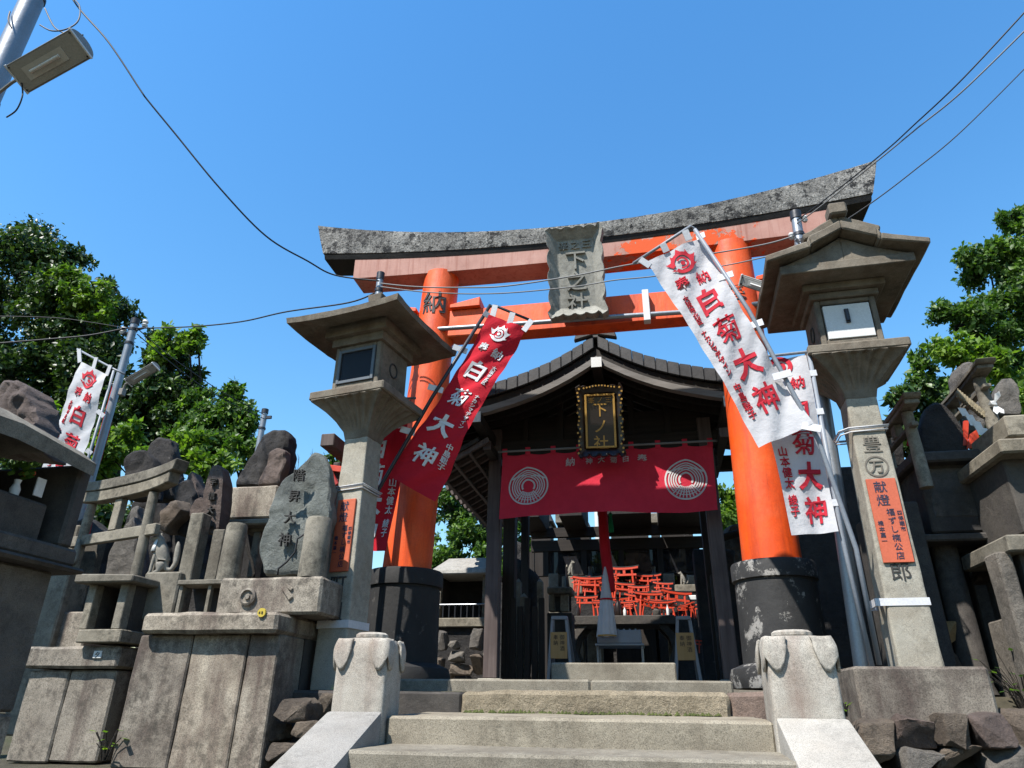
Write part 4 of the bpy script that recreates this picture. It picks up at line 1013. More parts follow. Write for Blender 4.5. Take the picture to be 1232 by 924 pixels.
# near pole in the upper left corner with floodlight
a, b_ = at(-12, 130, 3.0), at(45, -30, 3.0); a = Vector(((a.x+b_.x)/2, 3.0, .9)); b_ = Vector((a.x, 3.0, b_.z+.8))
pn = pole('utility_pole', 'near galvanised pole cut off by the upper left corner of the picture', [a, b_], .083, GALV, cap=False)
for y in (118, -5): p = at(5+(118-y)*.38, y, 3.0); strap(pn, (a.x, 3.0, p.z), .09)
MB().box(a.x-.12, a.x+.03, 2.86, 2.93, at(5, 150, 3.0).z, at(5, 116, 3.0).z).build('bracket_plate', DARKMETAL, pn, bevel=.004)
def floodlight(label, c, axis, face, L_, w_, arm_to):
    # trough-shaped housing with a glass face, on a bent arm
    c, axis, face = Vector(c), Vector(axis).normalized(), Vector(face).normalized(); side = axis.cross(face).normalized(); face = side.cross(axis)
    t = thing('floodlight', label, 'floodlight', c, 'floodlights on the poles and gate')
    R = []
    for k in (-1, 1):
        ring = []
        for i in range(13):
            a_ = pi*i/12; ring.append(c+axis*(k*L_/2)+side*(cos(a_)*w_/2)-face*(sin(a_)*w_*.42))
        R.append(ring)
    MB().rings(R).build('housing', LAMPGREY, t, bevel=.003, smooth=40)
    MB().obox(c+face*.004, axis*(L_/2-.012), side*(w_/2-.012), face*.004).build('glass', LAMPGLASS, t)
    for e in (1, -1): MB().obox(c+face*.004+axis*(e*(L_/2-.004)), axis*.006, side*(w_/2+.004), face*.010).build('rim', WHITE, t, bevel=.002)
    MB().obox(c+face*.0105-axis*L_*.04, axis*(L_*.30), side*(w_*.22), face*.0015).build('reflector', LAMPGLOW, t)
    MB().tube([c+face*.016-axis*L_*.26, c+face*.016+axis*L_*.18], w_*.06, 10).build('lamp_tube', WHITE, t, smooth=40)
    for e in (-.25, 0, .25): MB().obox(c-face*(w_*.40)+axis*(e*L_), axis*.006, side*(w_*.30), face*(w_*.05)).build('cooling_rib', LAMPGREY, t)
    for e in (-1, 1):
        for g in (-1, 1): MB().tube([c+axis*(e*(L_/2-.02))+side*(g*(w_/2-.02))+face*.008, c+axis*(e*(L_/2-.02))+side*(g*(w_/2-.02))+face*.014], .006, 8).build('screw', DARKMETAL, t)
    q = c-axis*(L_/2); arm_to = Vector(arm_to); MB().tube([q, q-axis*.05-face*.01, (q-axis*.05+arm_to)/2-Vector((0, 0, .015)), arm_to], .012, 8).build('arm', LAMPGREY, t, smooth=40)
    MB().obox(arm_to, Vector((.025, 0, 0)), Vector((0, .03, 0)), Vector((0, 0, .04))).build('mounting_box', LAMPGREY, t, bevel=.004)
c0, c1 = at(20, 96, 2.8), at(98, 52, 2.70)
floodlight('grey trough floodlight on the near pole in the upper left corner', (c0+c1)/2, c1-c0, (0.35, -.5, -.85), (c1-c0).length, .205, (a.x+.07, 2.9, at(8, 128, 2.9).z))
c0, c1 = at(155, 460, 5.9), at(187, 441, 5.8)
floodlight('white floodlight on the pole beside the white banner on the left', (c0+c1)/2, c1-c0, (.3, -.6, -.8), (c1-c0).length*1.05, .11, at(147, 472, 5.93))
c0, c1 = at(932, 350, 4.80), at(892, 337, 4.90)
floodlight('grey floodlight beside the right pillar of the torii', (c0+c1)/2, c1-c0, (-.2, -.7, -.7), (c1-c0).length*1.05, .09, at(950, 352, 4.75))

# ================================================================ wires
def wire(label, pts, r, mat=WIRE):
    P = [at(*p) for p in pts]
    # smooth through the points
    Q = []
    for i in range(len(P)-1):
        p0, p1, p2, p3 = P[max(i-1, 0)], P[i], P[i+1], P[min(i+2, len(P)-1)]
        for k in range(8):
            t_ = k/8; Q.append(.5*((2*p1)+(p2-p0)*t_+(2*p0-5*p1+4*p2-p3)*t_*t_+(3*p1-p0-3*p2+p3)*t_**3))
    Q.append(P[-1]); tag(MB().tube(Q, r, 6).build('overhead_wire', mat, smooth='all'), label, 'wire')
wire('black cable sagging from the upper left corner down to the left lantern', [(60, -60, 3.0), (88, 0, 3.1), (130, 50, 3.2), (168, 107, 3.35), (178, 121, 3.4), (210, 160, 3.55), (265, 227, 3.8), (320, 284, 4.1), (370, 314, 4.4), (403, 331, 4.6), (456, 338, 4.7)], .007)
wire('black loop of cable hanging from the near pole in the upper left corner', [(48, 30, 2.9), (62, 37, 2.85), (80, 35, 2.85), (94, 25, 2.9), (96, 8, 3.0), (88, -2, 3.1)], .0055)
wire('loose black cable end sticking out beside the near floodlight', [(54, 10, 2.9), (65, 32, 2.85), (78, 40, 2.85), (90, 43, 2.85), (100, 42, 2.85)], .0055)
wire('black cable hanging below the near floodlight mounting', [(26, 100, 2.82), (27, 115, 2.82), (20, 132, 2.85), (8, 141, 2.9)], .0055)
wire('short black cable tied on the left side of the near pole', [(12, 14, 2.9), (10, 24, 2.88), (14, 34, 2.9)], .006)
wire('grey wire crossing in front of the torii, upper of the two', [(458, 341, 4.7), (500, 345, 4.72), (560, 346, 4.74), (610, 344, 4.75), (690, 332, 4.75), (760, 318, 4.7), (850, 306, 4.66), (920, 294, 4.64), (955, 284, 4.6)], .006, WIREGREY)
wire('grey wire crossing in front of the torii, lower of the two', [(458, 345, 4.7), (520, 352, 4.72), (600, 353, 4.75), (690, 345, 4.75), (740, 337, 4.72), (790, 332, 4.7), (880, 318, 4.66), (958, 300, 4.6)], .005, WIREGREY)
wire('dark wire running right from the left pole to the left lantern', [(163, 395, 6.0), (230, 393, 5.7), (290, 387, 5.4), (345, 375, 5.1), (420, 364, 4.85), (456, 350, 4.76)], .007)
wire('dark wire leaving the picture to the left from the left pole', [(-40, 416, 5.2), (60, 408, 5.6), (110, 403, 5.8), (155, 394, 6.0)], .009)
wire('faint upper wire leaving the picture to the left from the left pole', [(-40, 380, 5.2), (60, 382, 5.6), (110, 388, 5.8), (158, 396, 6.0)], .005)
wire('thin wire running down from the left pole to the distant pole', [(165, 395, 6.0), (200, 425, 6.8), (232, 448, 7.5), (268, 472, 8.2), (318, 499, 8.95)], .006)
wire('second thin wire below it from the left pole to the distant pole', [(165, 402, 6.0), (200, 432, 6.8), (232, 457, 7.5), (268, 480, 8.2), (318, 504, 8.95)], .006)
wire('uppermost black wire running up to the right edge from the right pole', [(957, 266, 4.6), (985, 246, 4.4), (1060, 186, 3.9), (1100, 150, 3.6), (1160, 93, 3.3), (1260, -15, 3.0)], .0045)
wire('grey middle wire running up to the right edge from the right pole', [(957, 270, 4.6), (985, 250, 4.4), (1060, 190, 3.9), (1105, 153, 3.6), (1160, 108, 3.3), (1260, 10, 3.0)], .0045, WIREGREY)
wire('lowest black wire running up to the right edge behind the right lantern', [(962, 296, 4.6), (1000, 276, 4.7), (1050, 243, 4.7), (1100, 205, 4.7), (1160, 155, 4.7), (1260, 55, 4.7)], .005)

# ================================================================ banners
def banner(label, c4, mat, ink, pole_pts, bar, tabs, seed=0, sag=.05, script='full', side=-1, bs=.215, grp='tall donation banners'):
    """c4: top-left, top-right, bottom-right, bottom-left of the cloth in world space"""
    TL, TR, BR, BL = c4
    t = thing('donation_banner', label, 'banner', pole_pts[0], grp)
    W0 = (TR-TL).length; H0 = ((BL-TL).length+(BR-TR).length)/2
    N = (TR-TL).cross(TL-BL).normalized()
    if N.y > 0: N = -N
    def bf(u, v, w_):
        p = TL.lerp(TR, u).lerp(BL.lerp(BR, u), v)
        d = sag*sin(pi*min(1, max(0, u)))*(.35+.65*sin(pi*min(1, v*1.1)))*.6+.022*sin(v*9+seed+u*2)*(.3+u)+.012*sin(u*8+v*17+seed)+.005*sin((u*1.0+v*3.2)*16+seed*2)+.02*(max(0, u-.4)**2)*sin(v*42+u*6)*.6
        p = p+N*(d+w_)
        p += (TR-TL).normalized()*(.035*sin(pi*v)*(1-2*u)*.6)
        return p
    sheet(bf, 18, 60, 'cloth', mat, t)
    fu = lambda u, v, w_: bf(.5+u/W0, -v/H0, w_)
    k = W0/.5
    # crest: flaming jewel ring; all print goes through the cloth and reads on both sides
    def flat(name, pts):
        # ribbon of point pairs printed on both sides
        b = MB(); n = len(pts)
        for off in (.008, -.008): b.add([fu(u, v, off) for q in pts for u, v in q], [(2*k, 2*k+1, 2*k+3, 2*k+2) for k in range(n-1)])
        tag(b.build(name, ink, t), kind='stuff')
    def ribbon(cx, cy, r0, r1, a0, a1, n=26): return [((cx+r0*cos(a), cy+r0*sin(a)), (cx+r1*cos(a), cy+r1*sin(a))) for a in [a0+(a1-a0)*k/n for k in range(n+1)]]
    cy = -.088*H0; R_ = .10*k
    flat('crest_ring', ribbon(0, cy, R_*.68, R_*1.0, -2.6, 3.3)); flat('crest_swirl', ribbon(-R_*.02, cy-R_*.02, R_*.36, R_*.55, -2.2, 2.4)); flat('crest_dot', ribbon(0, cy-R_*.05, 0, R_*.2, 0, 2*pi, 12))
    for s in (-1, 1):
        for j, (a0, w0, ln) in enumerate(((.8, .22, 1.22), (1.45, .36, 1.38), (2.1, .22, 1.2))):
            ac = pi/2+s*a0; flat('crest_flame', [((R_*.95*cos(ac-w0*s), cy+R_*.95*sin(ac-w0*s)), (R_*.95*cos(ac+w0*s), cy+R_*.95*sin(ac+w0*s))), ((R_*ln*cos(ac-s*.2), cy+R_*ln*sin(ac-s*.2)), (R_*ln*cos(ac-s*.28), cy+R_*ln*sin(ac-s*.28)))])
    flat('crest_tip', [((-R_*.25, cy+R_*.95), (R_*.25, cy+R_*.95)), ((-R_*.01, cy+R_*1.38), (R_*.01, cy+R_*1.38))])
    D = .008; B = {'白': .03, '菊': .012, '大': .04, '神': .018}
    it = [('奉', fu, -.095*k, -.185*H0-.0*k, .125*k, D, .012, 1, .06), ('納', fu, .10*k, -.19*H0, .125*k, D, .010, 1, .06)]
    it += [(ch, fu, -side*.03*k, -(.318+.169*i)*H0, bs*k, D, B[ch], 1.0, .08) for i, ch in enumerate('白菊大神')]
    chars('large_character', ink, t, it)
    chars('small_character', ink, t, col_items('大阪市北区', fu, side*.145*k, -.265*H0, .056*k, D, 1.0, .006)+col_items('ナカシマデザイン', fu, side*.165*k, -.45*H0, .056*k, D, .98, .01)+col_items('中島聡子', fu, side*.16*k, -.74*H0, .075*k, D, 1.0, .006))
    if pole_pts: MB().tube(pole_pts, .0135, 10).build('banner_pole', CONDUIT if mat is C_WHITE else DARKMETAL, t, smooth='all')
    MB().tube(bar, .011, 8).build('cross_bar', DARKMETAL if mat is not C_WHITE else CONDUIT, t, smooth='all')
    for (p, q) in tabs:
        MB().bar(p, q, .045, .006, N).build('tab', TAPE, t)
    return t, bf
# tall red banner on the left
Y1 = 4.46
c4 = [at(589, 380, Y1), at(633, 396, Y1), at(523, 603, Y1), at(466, 572, Y1)]
pts = [at(413, 792, 4.34), at(425, 720, 4.36), at(446, 605, 4.38), at(456, 588, 4.39), at(520, 478, 4.41), at(590, 367, 4.44)]
bar_ = [at(588, 369, 4.44), at(596, 368, 4.44), at(640, 386, 4.44)]
tabs = [(at(596, 367, 4.43), at(592, 383, 4.45)), (at(617, 376, 4.43), at(613, 390, 4.45)), (at(640, 385, 4.43), at(630, 398, 4.45)), (at(545, 417, 4.41), at(562, 423, 4.45)), (at(515, 465, 4.39), at(533, 470, 4.43)), (at(482, 516, 4.38), at(499, 521, 4.42)), (at(582, 376, 4.42), at(589, 381, 4.45))]
banner('tall leaning red banner with white characters tied to the left lantern', c4, C_RED, P_WHITE, pts, bar_, tabs, seed=1, side=1, bs=.25)
# tall white banner on the right
Y2 = 4.0
c4 = [at(778, 316, Y2), at(844, 284, Y2), at(978, 511, Y2), at(913, 538, Y2)]
pts = [at(1058, 800, 4.2), at(1030, 660, 4.12), at(985, 530, 4.02), at(900, 372, 3.98), at(836, 276, 3.98)]
bar_ = [at(838, 277, 3.98), at(831, 272, 3.98), at(762, 317, 3.98)]
tabs = [(at(824, 277, 3.97), at(829, 289, 3.99)), (at(797, 293, 3.97), at(802, 303, 3.99)), (at(770, 312, 3.97), at(782, 320, 3.99)), (at(864, 335, 3.99), at(882, 329, 3.97)), (at(900, 393, 3.99), at(918, 387, 3.97)), (at(930, 454, 3.99), at(952, 448, 3.97)), (at(965, 512, 3.99), at(988, 516, 3.97)), (at(838, 286, 3.99), at(848, 282, 3.97))]
banner('tall leaning white banner with red characters in front of the torii', c4, C_WHITE, P_RED, pts, bar_, tabs, seed=2, sag=.03, bs=.235)
# second white banner hanging behind it, second red one behind the left lantern post
def back_banner(label, c4, mat, ink, pole_pts, seed, txt='山本健太 綾子', mirror=1, big='白菊大神'):
    TL, TR, BR, BL = c4
    t = thing('donation_banner', label, 'banner', BL, 'tall donation banners')
    W0 = (TR-TL).length; H0 = ((BL-TL).length+(BR-TR).length)/2
    N = (TR-TL).cross(TL-BL).normalized(); N = -N if N.y > 0 else N
    def bf(u, v, w_):
        p = TL.lerp(TR, u).lerp(BL.lerp(BR, u), v); return p+N*(w_+.02*sin(v*7+seed+u*3)+.01*sin(u*9+v*5))
    sheet(bf, 14, 50, 'cloth', mat, t); fu = lambda u, v, w_: bf(.5+u/W0, -v/H0, w_); k = W0/.5
    b = MB()
    for off in (.008, -.008):
        fo = lambda u, v, w_: fu(u, v, off)
        arc(b, fo, 0, -.05*H0, .07*k, .11*k, 0, 2*pi, 26); arc(b, fo, 0, -.05*H0, .02*k, .05*k, -2, 2.5, 14)
    tag(b.build('crest', ink, t), kind='stuff')
    D = .008; B = {'白': .03, '菊': .012, '大': .04, '神': .018}
    chars('large_character', ink, t, [('奉', fu, -.12*k, -.17*H0, .14*k, D, .012, 1, .06), ('納', fu, .12*k, -.17*H0, .14*k, D, .01, 1, .06)]+[(ch, fu, mirror*.07*k, -(.34+.18*i)*H0, .25*k, D, B[ch], 1, .08) for i, ch in enumerate(big)])
    chars('small_character', ink, t, col_items(txt, fu, -mirror*.16*k, -.56*H0, .10*k, D, 1.0, .006))
    MB().tube([TL+(TL-TR)*.08+Vector((0, 0, .02)), TR+(TR-TL)*.08+Vector((0, 0, .02))], .010, 8).build('cross_bar', CONDUIT, t)
    MB().tube(pole_pts, .0135, 10).build('banner_pole', CONDUIT, t, smooth='all')
    for v in (.12, .35, .6, .85):
        q = bf(1.0 if mirror > 0 else 0.0, v, 0); MB().bar(q, q+(TR-TL).normalized()*.04*mirror, .04, .005, N).build('tab', TAPE, t)
back_banner('second white banner hanging behind the leaning one by the right pillar', [at(905, 434, 4.16), at(970, 427, 4.16), at(1008, 640, 4.14), at(953, 643, 4.14)], C_WHITE, P_RED, [at(1050, 806, 4.16), at(1012, 640, 4.16), at(973, 424, 4.16)], 3)
back_banner('second red banner hanging low behind the left lantern post', [at(446, 484, 4.62), at(496, 482, 4.62), at(466, 664, 4.6), at(424, 661, 4.6)], C_RED, P_WHITE, [at(402, 800, 4.66), at(424, 661, 4.64), at(447, 482, 4.64)], 4, mirror=-1)
# white banner on the far left, with its own thin pole beside the utility pole
Y3 = 5.7
c4 = [at(96, 434, Y3), at(131, 452, Y3), at(70, 648, Y3), at(25, 622, Y3)]
pts = [at(62, 690, 5.72), at(100, 572, 5.72), at(137, 446, 5.72)]
bar_ = [at(150, 450, 5.72), at(137, 444, 5.72), at(93, 420, 5.72)]
tabs = [(at(95, 420, 5.7), at(96, 436, 5.72)), (at(116, 430, 5.7), at(112, 444, 5.72)), (at(133, 439, 5.7), at(128, 452, 5.72)), (at(117, 494, 5.7), at(125, 501, 5.72)), (at(104, 541, 5.7), at(110, 546, 5.72))]
banner('white banner with red characters beside the left utility pole', c4, C_WHITE, P_RED, pts, bar_, tabs, seed=5, sag=.02)
c4 = [at(134, 462, 6.1), at(141, 476, 6.1), at(118, 562, 6.1), at(112, 556, 6.1)]
t = thing('folded_banner', 'dark red folded banner hanging behind the left utility pole', 'banner', c4[3])
sheet(lambda u, v, w_: c4[0].lerp(c4[1], u).lerp(c4[3].lerp(c4[2], u), v)+Vector((0, .03*sin(u*12+v*4), 0)), 12, 20, 'cloth', C_RED, t)
MB().tube([c4[0]+Vector((-.02, 0, .02)), c4[1]+Vector((.03, 0, .02))], .01, 6).build('cross_bar', DARKMETAL, t)
# ================================================================ left side: graves of stone, small shrines, pedestals
def blk(px0, px1, py0, py1, Y, depth, name, mat, parent=None, label=None, cat=None, bevel=.01, rough=.003, sub=1, grp=None, zfoot=None, taper=0):
    """block whose front face spans the given pixels at distance Y"""
    ym = (py0+py1)/2; x0, x1 = at(px0, ym, Y).x, at(px1, ym, Y).x; xm = (px0+px1)/2; z1, z0 = at(xm, py0, Y).z, at(xm, py1, Y).z
    if zfoot is not None: z0 = zfoot
    o = MB().box(x0-taper, x1+taper, Y-taper, Y+depth+taper, z0, z1, taper, taper).build(name, mat, parent, bevel=bevel, rough=rough, sub=sub, smooth=30, seed=px0 % 17)
    if label: tag(o, label, cat, grp)
    return o
# --- shrine box at the left edge, facing the steps
X0 = -2.2
hk = thing('stone_shrine', 'dark stone box shrine with curved roof at the left edge of the picture', 'stone shrine', (X0-.3, 2.0, .7))
y0, y1 = 1.55, atx(105, 562, X0).y; yw = atx(88, 655, X0).y; zr = atx(100, 562, X0).z; zfl = atx(85, 660, X0).z; zle = atx(80, 690, X0).z
R = []
for k in range(9):
    f = k/8; x = X0+.04-f*.68; z = zr+.12*sin(pi*f)**.8+.016; lift = 0
    R.append([(x, y0, z-.05), (x, y0, z+.0), (x, (y0+y1)/2, z+.03), (x, y1, z), (x, y1, z-.05), (x, (y0+y1)/2, z-.03)])
MB().rings(R).build('roof', G_TORII, hk, smooth=35)
MB().box(X0-.52, X0, yw-.065, yw, zfl, zr+.01).build('side_wall', G_SHADE, hk, bevel=.01)
MB().box(X0-.52, X0, y0+.10, y0+.18, zfl, zr+.01).build('side_wall', G_SHADE, hk, bevel=.01)
MB().box(X0-.52, X0-.45, y0+.181, yw-.066, zfl, zr).build('back_wall', G_SHADE, hk)
MB().box(X0-.56, X0+.016, y0, yw+.024, zfl-.07, zfl-.001).build('floor_slab', G_SHADE, hk, bevel=.012, rough=.006, sub=2)
MB().box(X0-.6, X0+.05, y0-.02, yw+.05, zle-.0, zfl-.071).build('ledge', G_SHADE, hk, bevel=.012, rough=.006, sub=2)
for k_, (za, zb_) in enumerate(((.6, .95), (.953, 1.26), (1.263, 1.56), (1.563, zle-.001))):
    ym = y0+(yw-y0)*(.45 if k_ % 2 else .62)
    for ya, yb in ((y0, ym-.002), (ym+.002, yw-.02)): MB().box(X0-.57, X0-.016-.004*k_, ya, yb, za, zb_).build('plinth_block', G_PED if k_ % 2 == 0 else G_GREY, hk, bevel=.01, rough=.006, sub=2, seed=k_)
MB().box(X0-.015, X0+.012, y0+.16, y0+.29, 1.66, zle-.002).build('side_tablet', G_GREY, hk, bevel=.006)
# offerings inside the box: vase with flowers
p = Vector((X0-.10, atx(42, 600, X0).y, atx(42, 596, X0).z)); MB().box(X0-.25, X0-.05, p.y-.12, p.y+.12, zfl, p.z-.001).build('inner_shelf', G_SHADE, hk, bevel=.01)
fl = thing('flower_vase', 'small vase of red flowers and leaves inside the dark stone shrine', 'flower vase', p)
MB().lathe(p, [(.001, 0), (.016, .003), (.018, .03), (.010, .05), (.013, .065), (.010, .065), (.001, .06)], 14).build('vase', WHITE, fl, smooth=40)
b = MB()
for k in range(22):
    a = random.uniform(0, 6.3); q = p+Vector((.03*cos(a), .035*sin(a), .07+random.random()*.045)); b.add([q, q+Vector((.012, .012, .01)), q+Vector((0, .008, .022)), q+Vector((-.012, .0, .01))], [(0, 1, 2, 3)])
b.build('leaves', L_MID, fl)
for k in range(3): rock('bloom', p+Vector((.02, .0+.018*k, .085+.008*k)), (.009, .009, .009), VERM2, fl, seed=k, sub=1)
MB().box(p.x+.03, p.x+.035, p.y+.05, p.y+.09, p.z+.02, p.z+.09).build('paper_slip', WHITE, fl)
stone_slab('boulder', [(-20, 540), (-22, 480), (-5, 458), (15, 454), (28, 462), (33, 482), (42, 520), (48, 545)], 4.5, .35, G_PURPLE, rough=.05, seed=3, n=72)
tag(bpy.data.objects['boulder'], 'rough brown boulder standing above the dark box shrine at the left edge', 'boulder')

# --- L1 pedestal with a small open stone box on it
p1 = thing('pedestal', 'lit granite pedestal carrying the small open stone box, lower left', 'pedestal', (-3.4, 4.2, 1.27))
blk(20, 70, 806, 918, 3.9, .6, 'face_slab', G_PED, p1, rough=.008, sub=3); blk(70.6, 128, 806, 918, 3.902, .6, 'face_slab', G_PED, p1, rough=.008, sub=3)
blk(26, 142, 778, 804, 3.86, .72, 'ledge', G_PED, p1, rough=.01, sub=3, bevel=.015)
o = blk(112, 122, 783, 792, 3.85, .012, 'number_plate', WHITE, None, 'small white number plate on the ledge of the left pedestal', 'plate', bevel=.002, rough=0, sub=0)
c = at(117, 787.5, 3.849); m = MB(); put_glyph(m, '夕', plane_fn(c, (1, 0, 0), (0, 0, 1), (0, -1, 0)), 0, 0, .035, .0015); m.build('numeral', BLACKINK, o)
bx = thing('stone_box', 'small open fronted stone box with flat roof slab on the left pedestal', 'stone box', at(130, 772, 3.8))
blk(92, 145, 757, 773, 3.80, .34, 'sill', G_TORII, bx, bevel=.006)
Yb = 3.82
for a0, a1 in ((101, 110), (139, 149)):
    x0, x1 = at(a0, 730, Yb).x, at(a1, 730, Yb).x; MB().box(x0, x1, Yb, Yb+.07, at(120, 757, Yb).z+.001, at(120, 703, Yb).z).build('corner_post', G_TORII, bx, bevel=.004)
x0, x1 = at(101, 730, Yb).x, at(149, 730, Yb).x; zs, zt = at(120, 757, Yb).z+.001, at(120, 703, Yb).z
MB().box(x1-.06, x1+.0, Yb+.071, Yb+.33, zs, zt).build('side_wall', G_SHADE, bx); MB().box(x0, x0+.05, Yb+.071, Yb+.33, zs, zt).build('side_wall', G_SHADE, bx); MB().box(x0+.051, x1-.061, Yb+.28, Yb+.33, zs, zt).build('back_wall', G_SHADE, bx)
b = MB().box(x0-.06, x1+.07, Yb-.07, Yb+.38, zt+.001, zt+.045); b.v[4].z += .01; b.build('roof_slab', G_TORII, bx, bevel=.008, rough=.004, sub=2)
blk(58, 104, 736, 776, 4.2, .3, 'stone_block', G_PED, None, 'squat stone block behind the small stone box, lower left', 'stone block', zfoot=1.62)
blk(84, 112, 700, 735, 4.35, .25, 'stone_block', G_GREY, None, 'grey inscribed stone block behind the small stone box', 'stone block', zfoot=1.6)

# --- L2 large pedestal faced with three slabs
p2 = thing('pedestal', 'large granite pedestal of three face slabs, brown streaked, below the inscribed stone', 'pedestal', (-2.4, 4.0, 1.27))
zt2, zl2 = at(250, 763, 3.72).z, at(250, 738, 3.72).z
X = [-2.905, -2.56, -2.215, -2.03]
for k in range(3):
    MB().box(X[k]+.003, X[k+1]-.003, 3.72+.004*k, 4.05, 1.28, zt2, 0, .012).build('face_slab', G_PED, p2, bevel=.008, rough=.008, sub=3, seed=k, smooth=30)
MB().box(-2.88, -2.035, 4.052, 4.5, 1.28, zt2).build('core', G_SHADE, p2)
MB().box(-2.86, -2.02, 3.66, 4.5, zt2+.001, zl2).build('ledge', G_PED, p2, bevel=.018, rough=.01, sub=4, seed=4, smooth=30)
zb3 = at(300, 694, 3.78).z
MB().box(-2.50, -1.85, 3.80, 4.35, zl2+.001, zb3).build('upper_block', G_PED, p2, bevel=.014, rough=.006, sub=3, seed=6, smooth=30)
MB().box(-2.80, -2.505, 3.98, 4.35, zl2+.001, zb3-.002).build('recess_block', G_DARK, p2); MB().box(-2.80, -2.505, 3.82, 3.979, zb3-.03, zb3-.002).build('recess_lintel', G_TORII, p2, bevel=.004)
for x in (-2.79, -2.60): MB().box(x, x+.02, 3.84, 3.87, zl2+.001, zb3-.031).build('recess_post', G_TORII, p2)
q = at(298, 718, 3.79); b = MB(); R = []
for r_, y in ((.05, 0), (.05, -.02), (.038, -.026), (.032, -.012), (.018, -.012), (.014, -.022), (.002, -.022)): R.append([(q.x+r_*cos(a), 3.802+y, q.z+r_*sin(a)) for a in [2*pi*k/24 for k in range(24)]])
b.rings(R).build('carved_rosette', G_PED, p2, smooth=40)
q = at(345, 714, 3.79); MB().bar((q.x-.03, 3.795, q.z+.04), (q.x+.03, 3.795, q.z-.03), .016, .03).bar((q.x-.02, 3.795, q.z+.05), (q.x+.03, 3.795, q.z+.02), .014, .02).build('carved_mark', G_PED, p2, bevel=.004)
q = at(315, 737, 3.655); o = MB().tube([(q.x, 3.664, q.z), (q.x, 3.65, q.z)], .024, 20).build('round_tag', paint('yellow_enamel', (.62, .47, .06)), smooth=40); tag(o, 'round yellow number tag on the ledge of the large pedestal', 'tag')
chars('numeral', BLACKINK, o, [(ch, plane_fn((q.x-.0055+i*.016, 3.6485, q.z), (1, 0, 0), (0, 0, 1), (0, -1, 0)), 0, 0, .022, .0008, 0, 1, 0) for i, ch in enumerate('48')])
# --- inscribed blue grey standing stone
pxs = [(309, 664), (312, 643), (321, 607), (336, 578), (355, 557), (371, 538), (383, 542), (391, 557), (395, 572), (393, 614), (389, 650), (381, 689), (334, 692), (311, 691)]
ss = stone_slab('standing_stone', pxs, 3.92, .13, G_BLUE, rough=.022, n=72, seed=8, round_=.93, lean=.05)
tag(ss, 'tall blue grey standing stone with a column of four carved characters', 'standing stone')
c0, c1 = at(362, 573, 3.905), at(345, 650, 3.90)
for k, (ch, sz) in enumerate(zip('階昇大神', (.085, .08, .08, .09))):
    cc = c0.lerp(c1, k/3); cc.y -= .02; chars('carved_character', CARVED, ss, [(ch, plane_fn(cc, (1, 0, -.05), (-.04, 0, 1), (0, -1, 0)), 0, 0, sz, .011, .0, 1, 0)])
b = [at(x, y, 3.86) for x, y in ((367, 642), (358, 648), (355, 664), (345, 676), (335, 684), (334, 692))]
tag(MB().tube(b, .006, 6).build('black_cable', WIRE, smooth='all'), 'black cable curling across the foot of the blue grey standing stone', 'cable')
# --- posts
def rpost(px0, px1, py0, py1, Y, label, mat=G_TORII, zfoot=None):
    c = at((px0[0]+px0[1])/2, py0, Y); r = (at(px0[1], py0, Y)-at(px0[0], py0, Y)).length/2; z0 = zfoot if zfoot is not None else at((px1[0]+px1[1])/2, py1, Y).z
    o = MB().lathe((c.x, Y+r, 0), [(r*.6, z0), (r*1.05, z0+.001), (r, (z0+c.z)/2), (r*.97, c.z-.02), (r*.85, c.z-.003), (r*.3, c.z+.005), (.002, c.z+.006)], 24).build('stone_post', mat, rough=.003, smooth=40)
    return tag(o, label, 'post', 'stone posts on the left')
zp = zb3
rpost((361, 393), (0, 0), 619, 690, 3.80, 'short round granite post right of the blue grey standing stone', zfoot=zp+.001).scale = (.92, .92, 1)
rpost((268, 291), (0, 0), 627, 693, 3.95, 'short round granite post left of the blue grey standing stone', zfoot=zp+.001)
def spost(px0, px1, py0, Y, d, label, zf, mat=G_TORII):
    o = blk(px0, px1, py0, py0+70, Y, d, 'stone_post', mat, None, label, 'post', bevel=.006, grp='stone posts on the left', zfoot=zf)
spost(222, 238, 617, 4.05, .10, 'square granite post behind the fox statue', zb3+.001)
spost(250, 264, 637, 4.12, .09, 'lower square granite post beside the narrow inscribed tablet', zb3+.001)
# narrow tablet
tb = stone_slab('inscribed_tablet', [(243, 640), (243, 600), (248, 576), (254, 562), (260, 557), (266, 561), (269, 578), (266, 612), (262, 645)], 4.25, .14, G_PURPLE, rough=.006, seed=5, round_=.96)
tag(tb, 'narrow purple brown inscribed stone tablet with rounded top', 'tablet')
for k, ch in enumerate('宇信大神'): cc = at(257.5-k*1.8, 580+k*17, 4.235); chars('carved_character', CARVED, tb, [(ch, plane_fn(cc, (1, 0, 0), (-.06, 0, 1), (0, -1, 0)), 0, 0, .06, .014, 0, 1, 0)])
tag(stone_slab('small_tablet', [(227, 622), (228, 610), (234, 600), (241, 597), (246, 606), (244, 622)], 4.3, .1, G_PURPLE, rough=.006, seed=6), 'small brown pointed stone behind the square post', 'tablet')
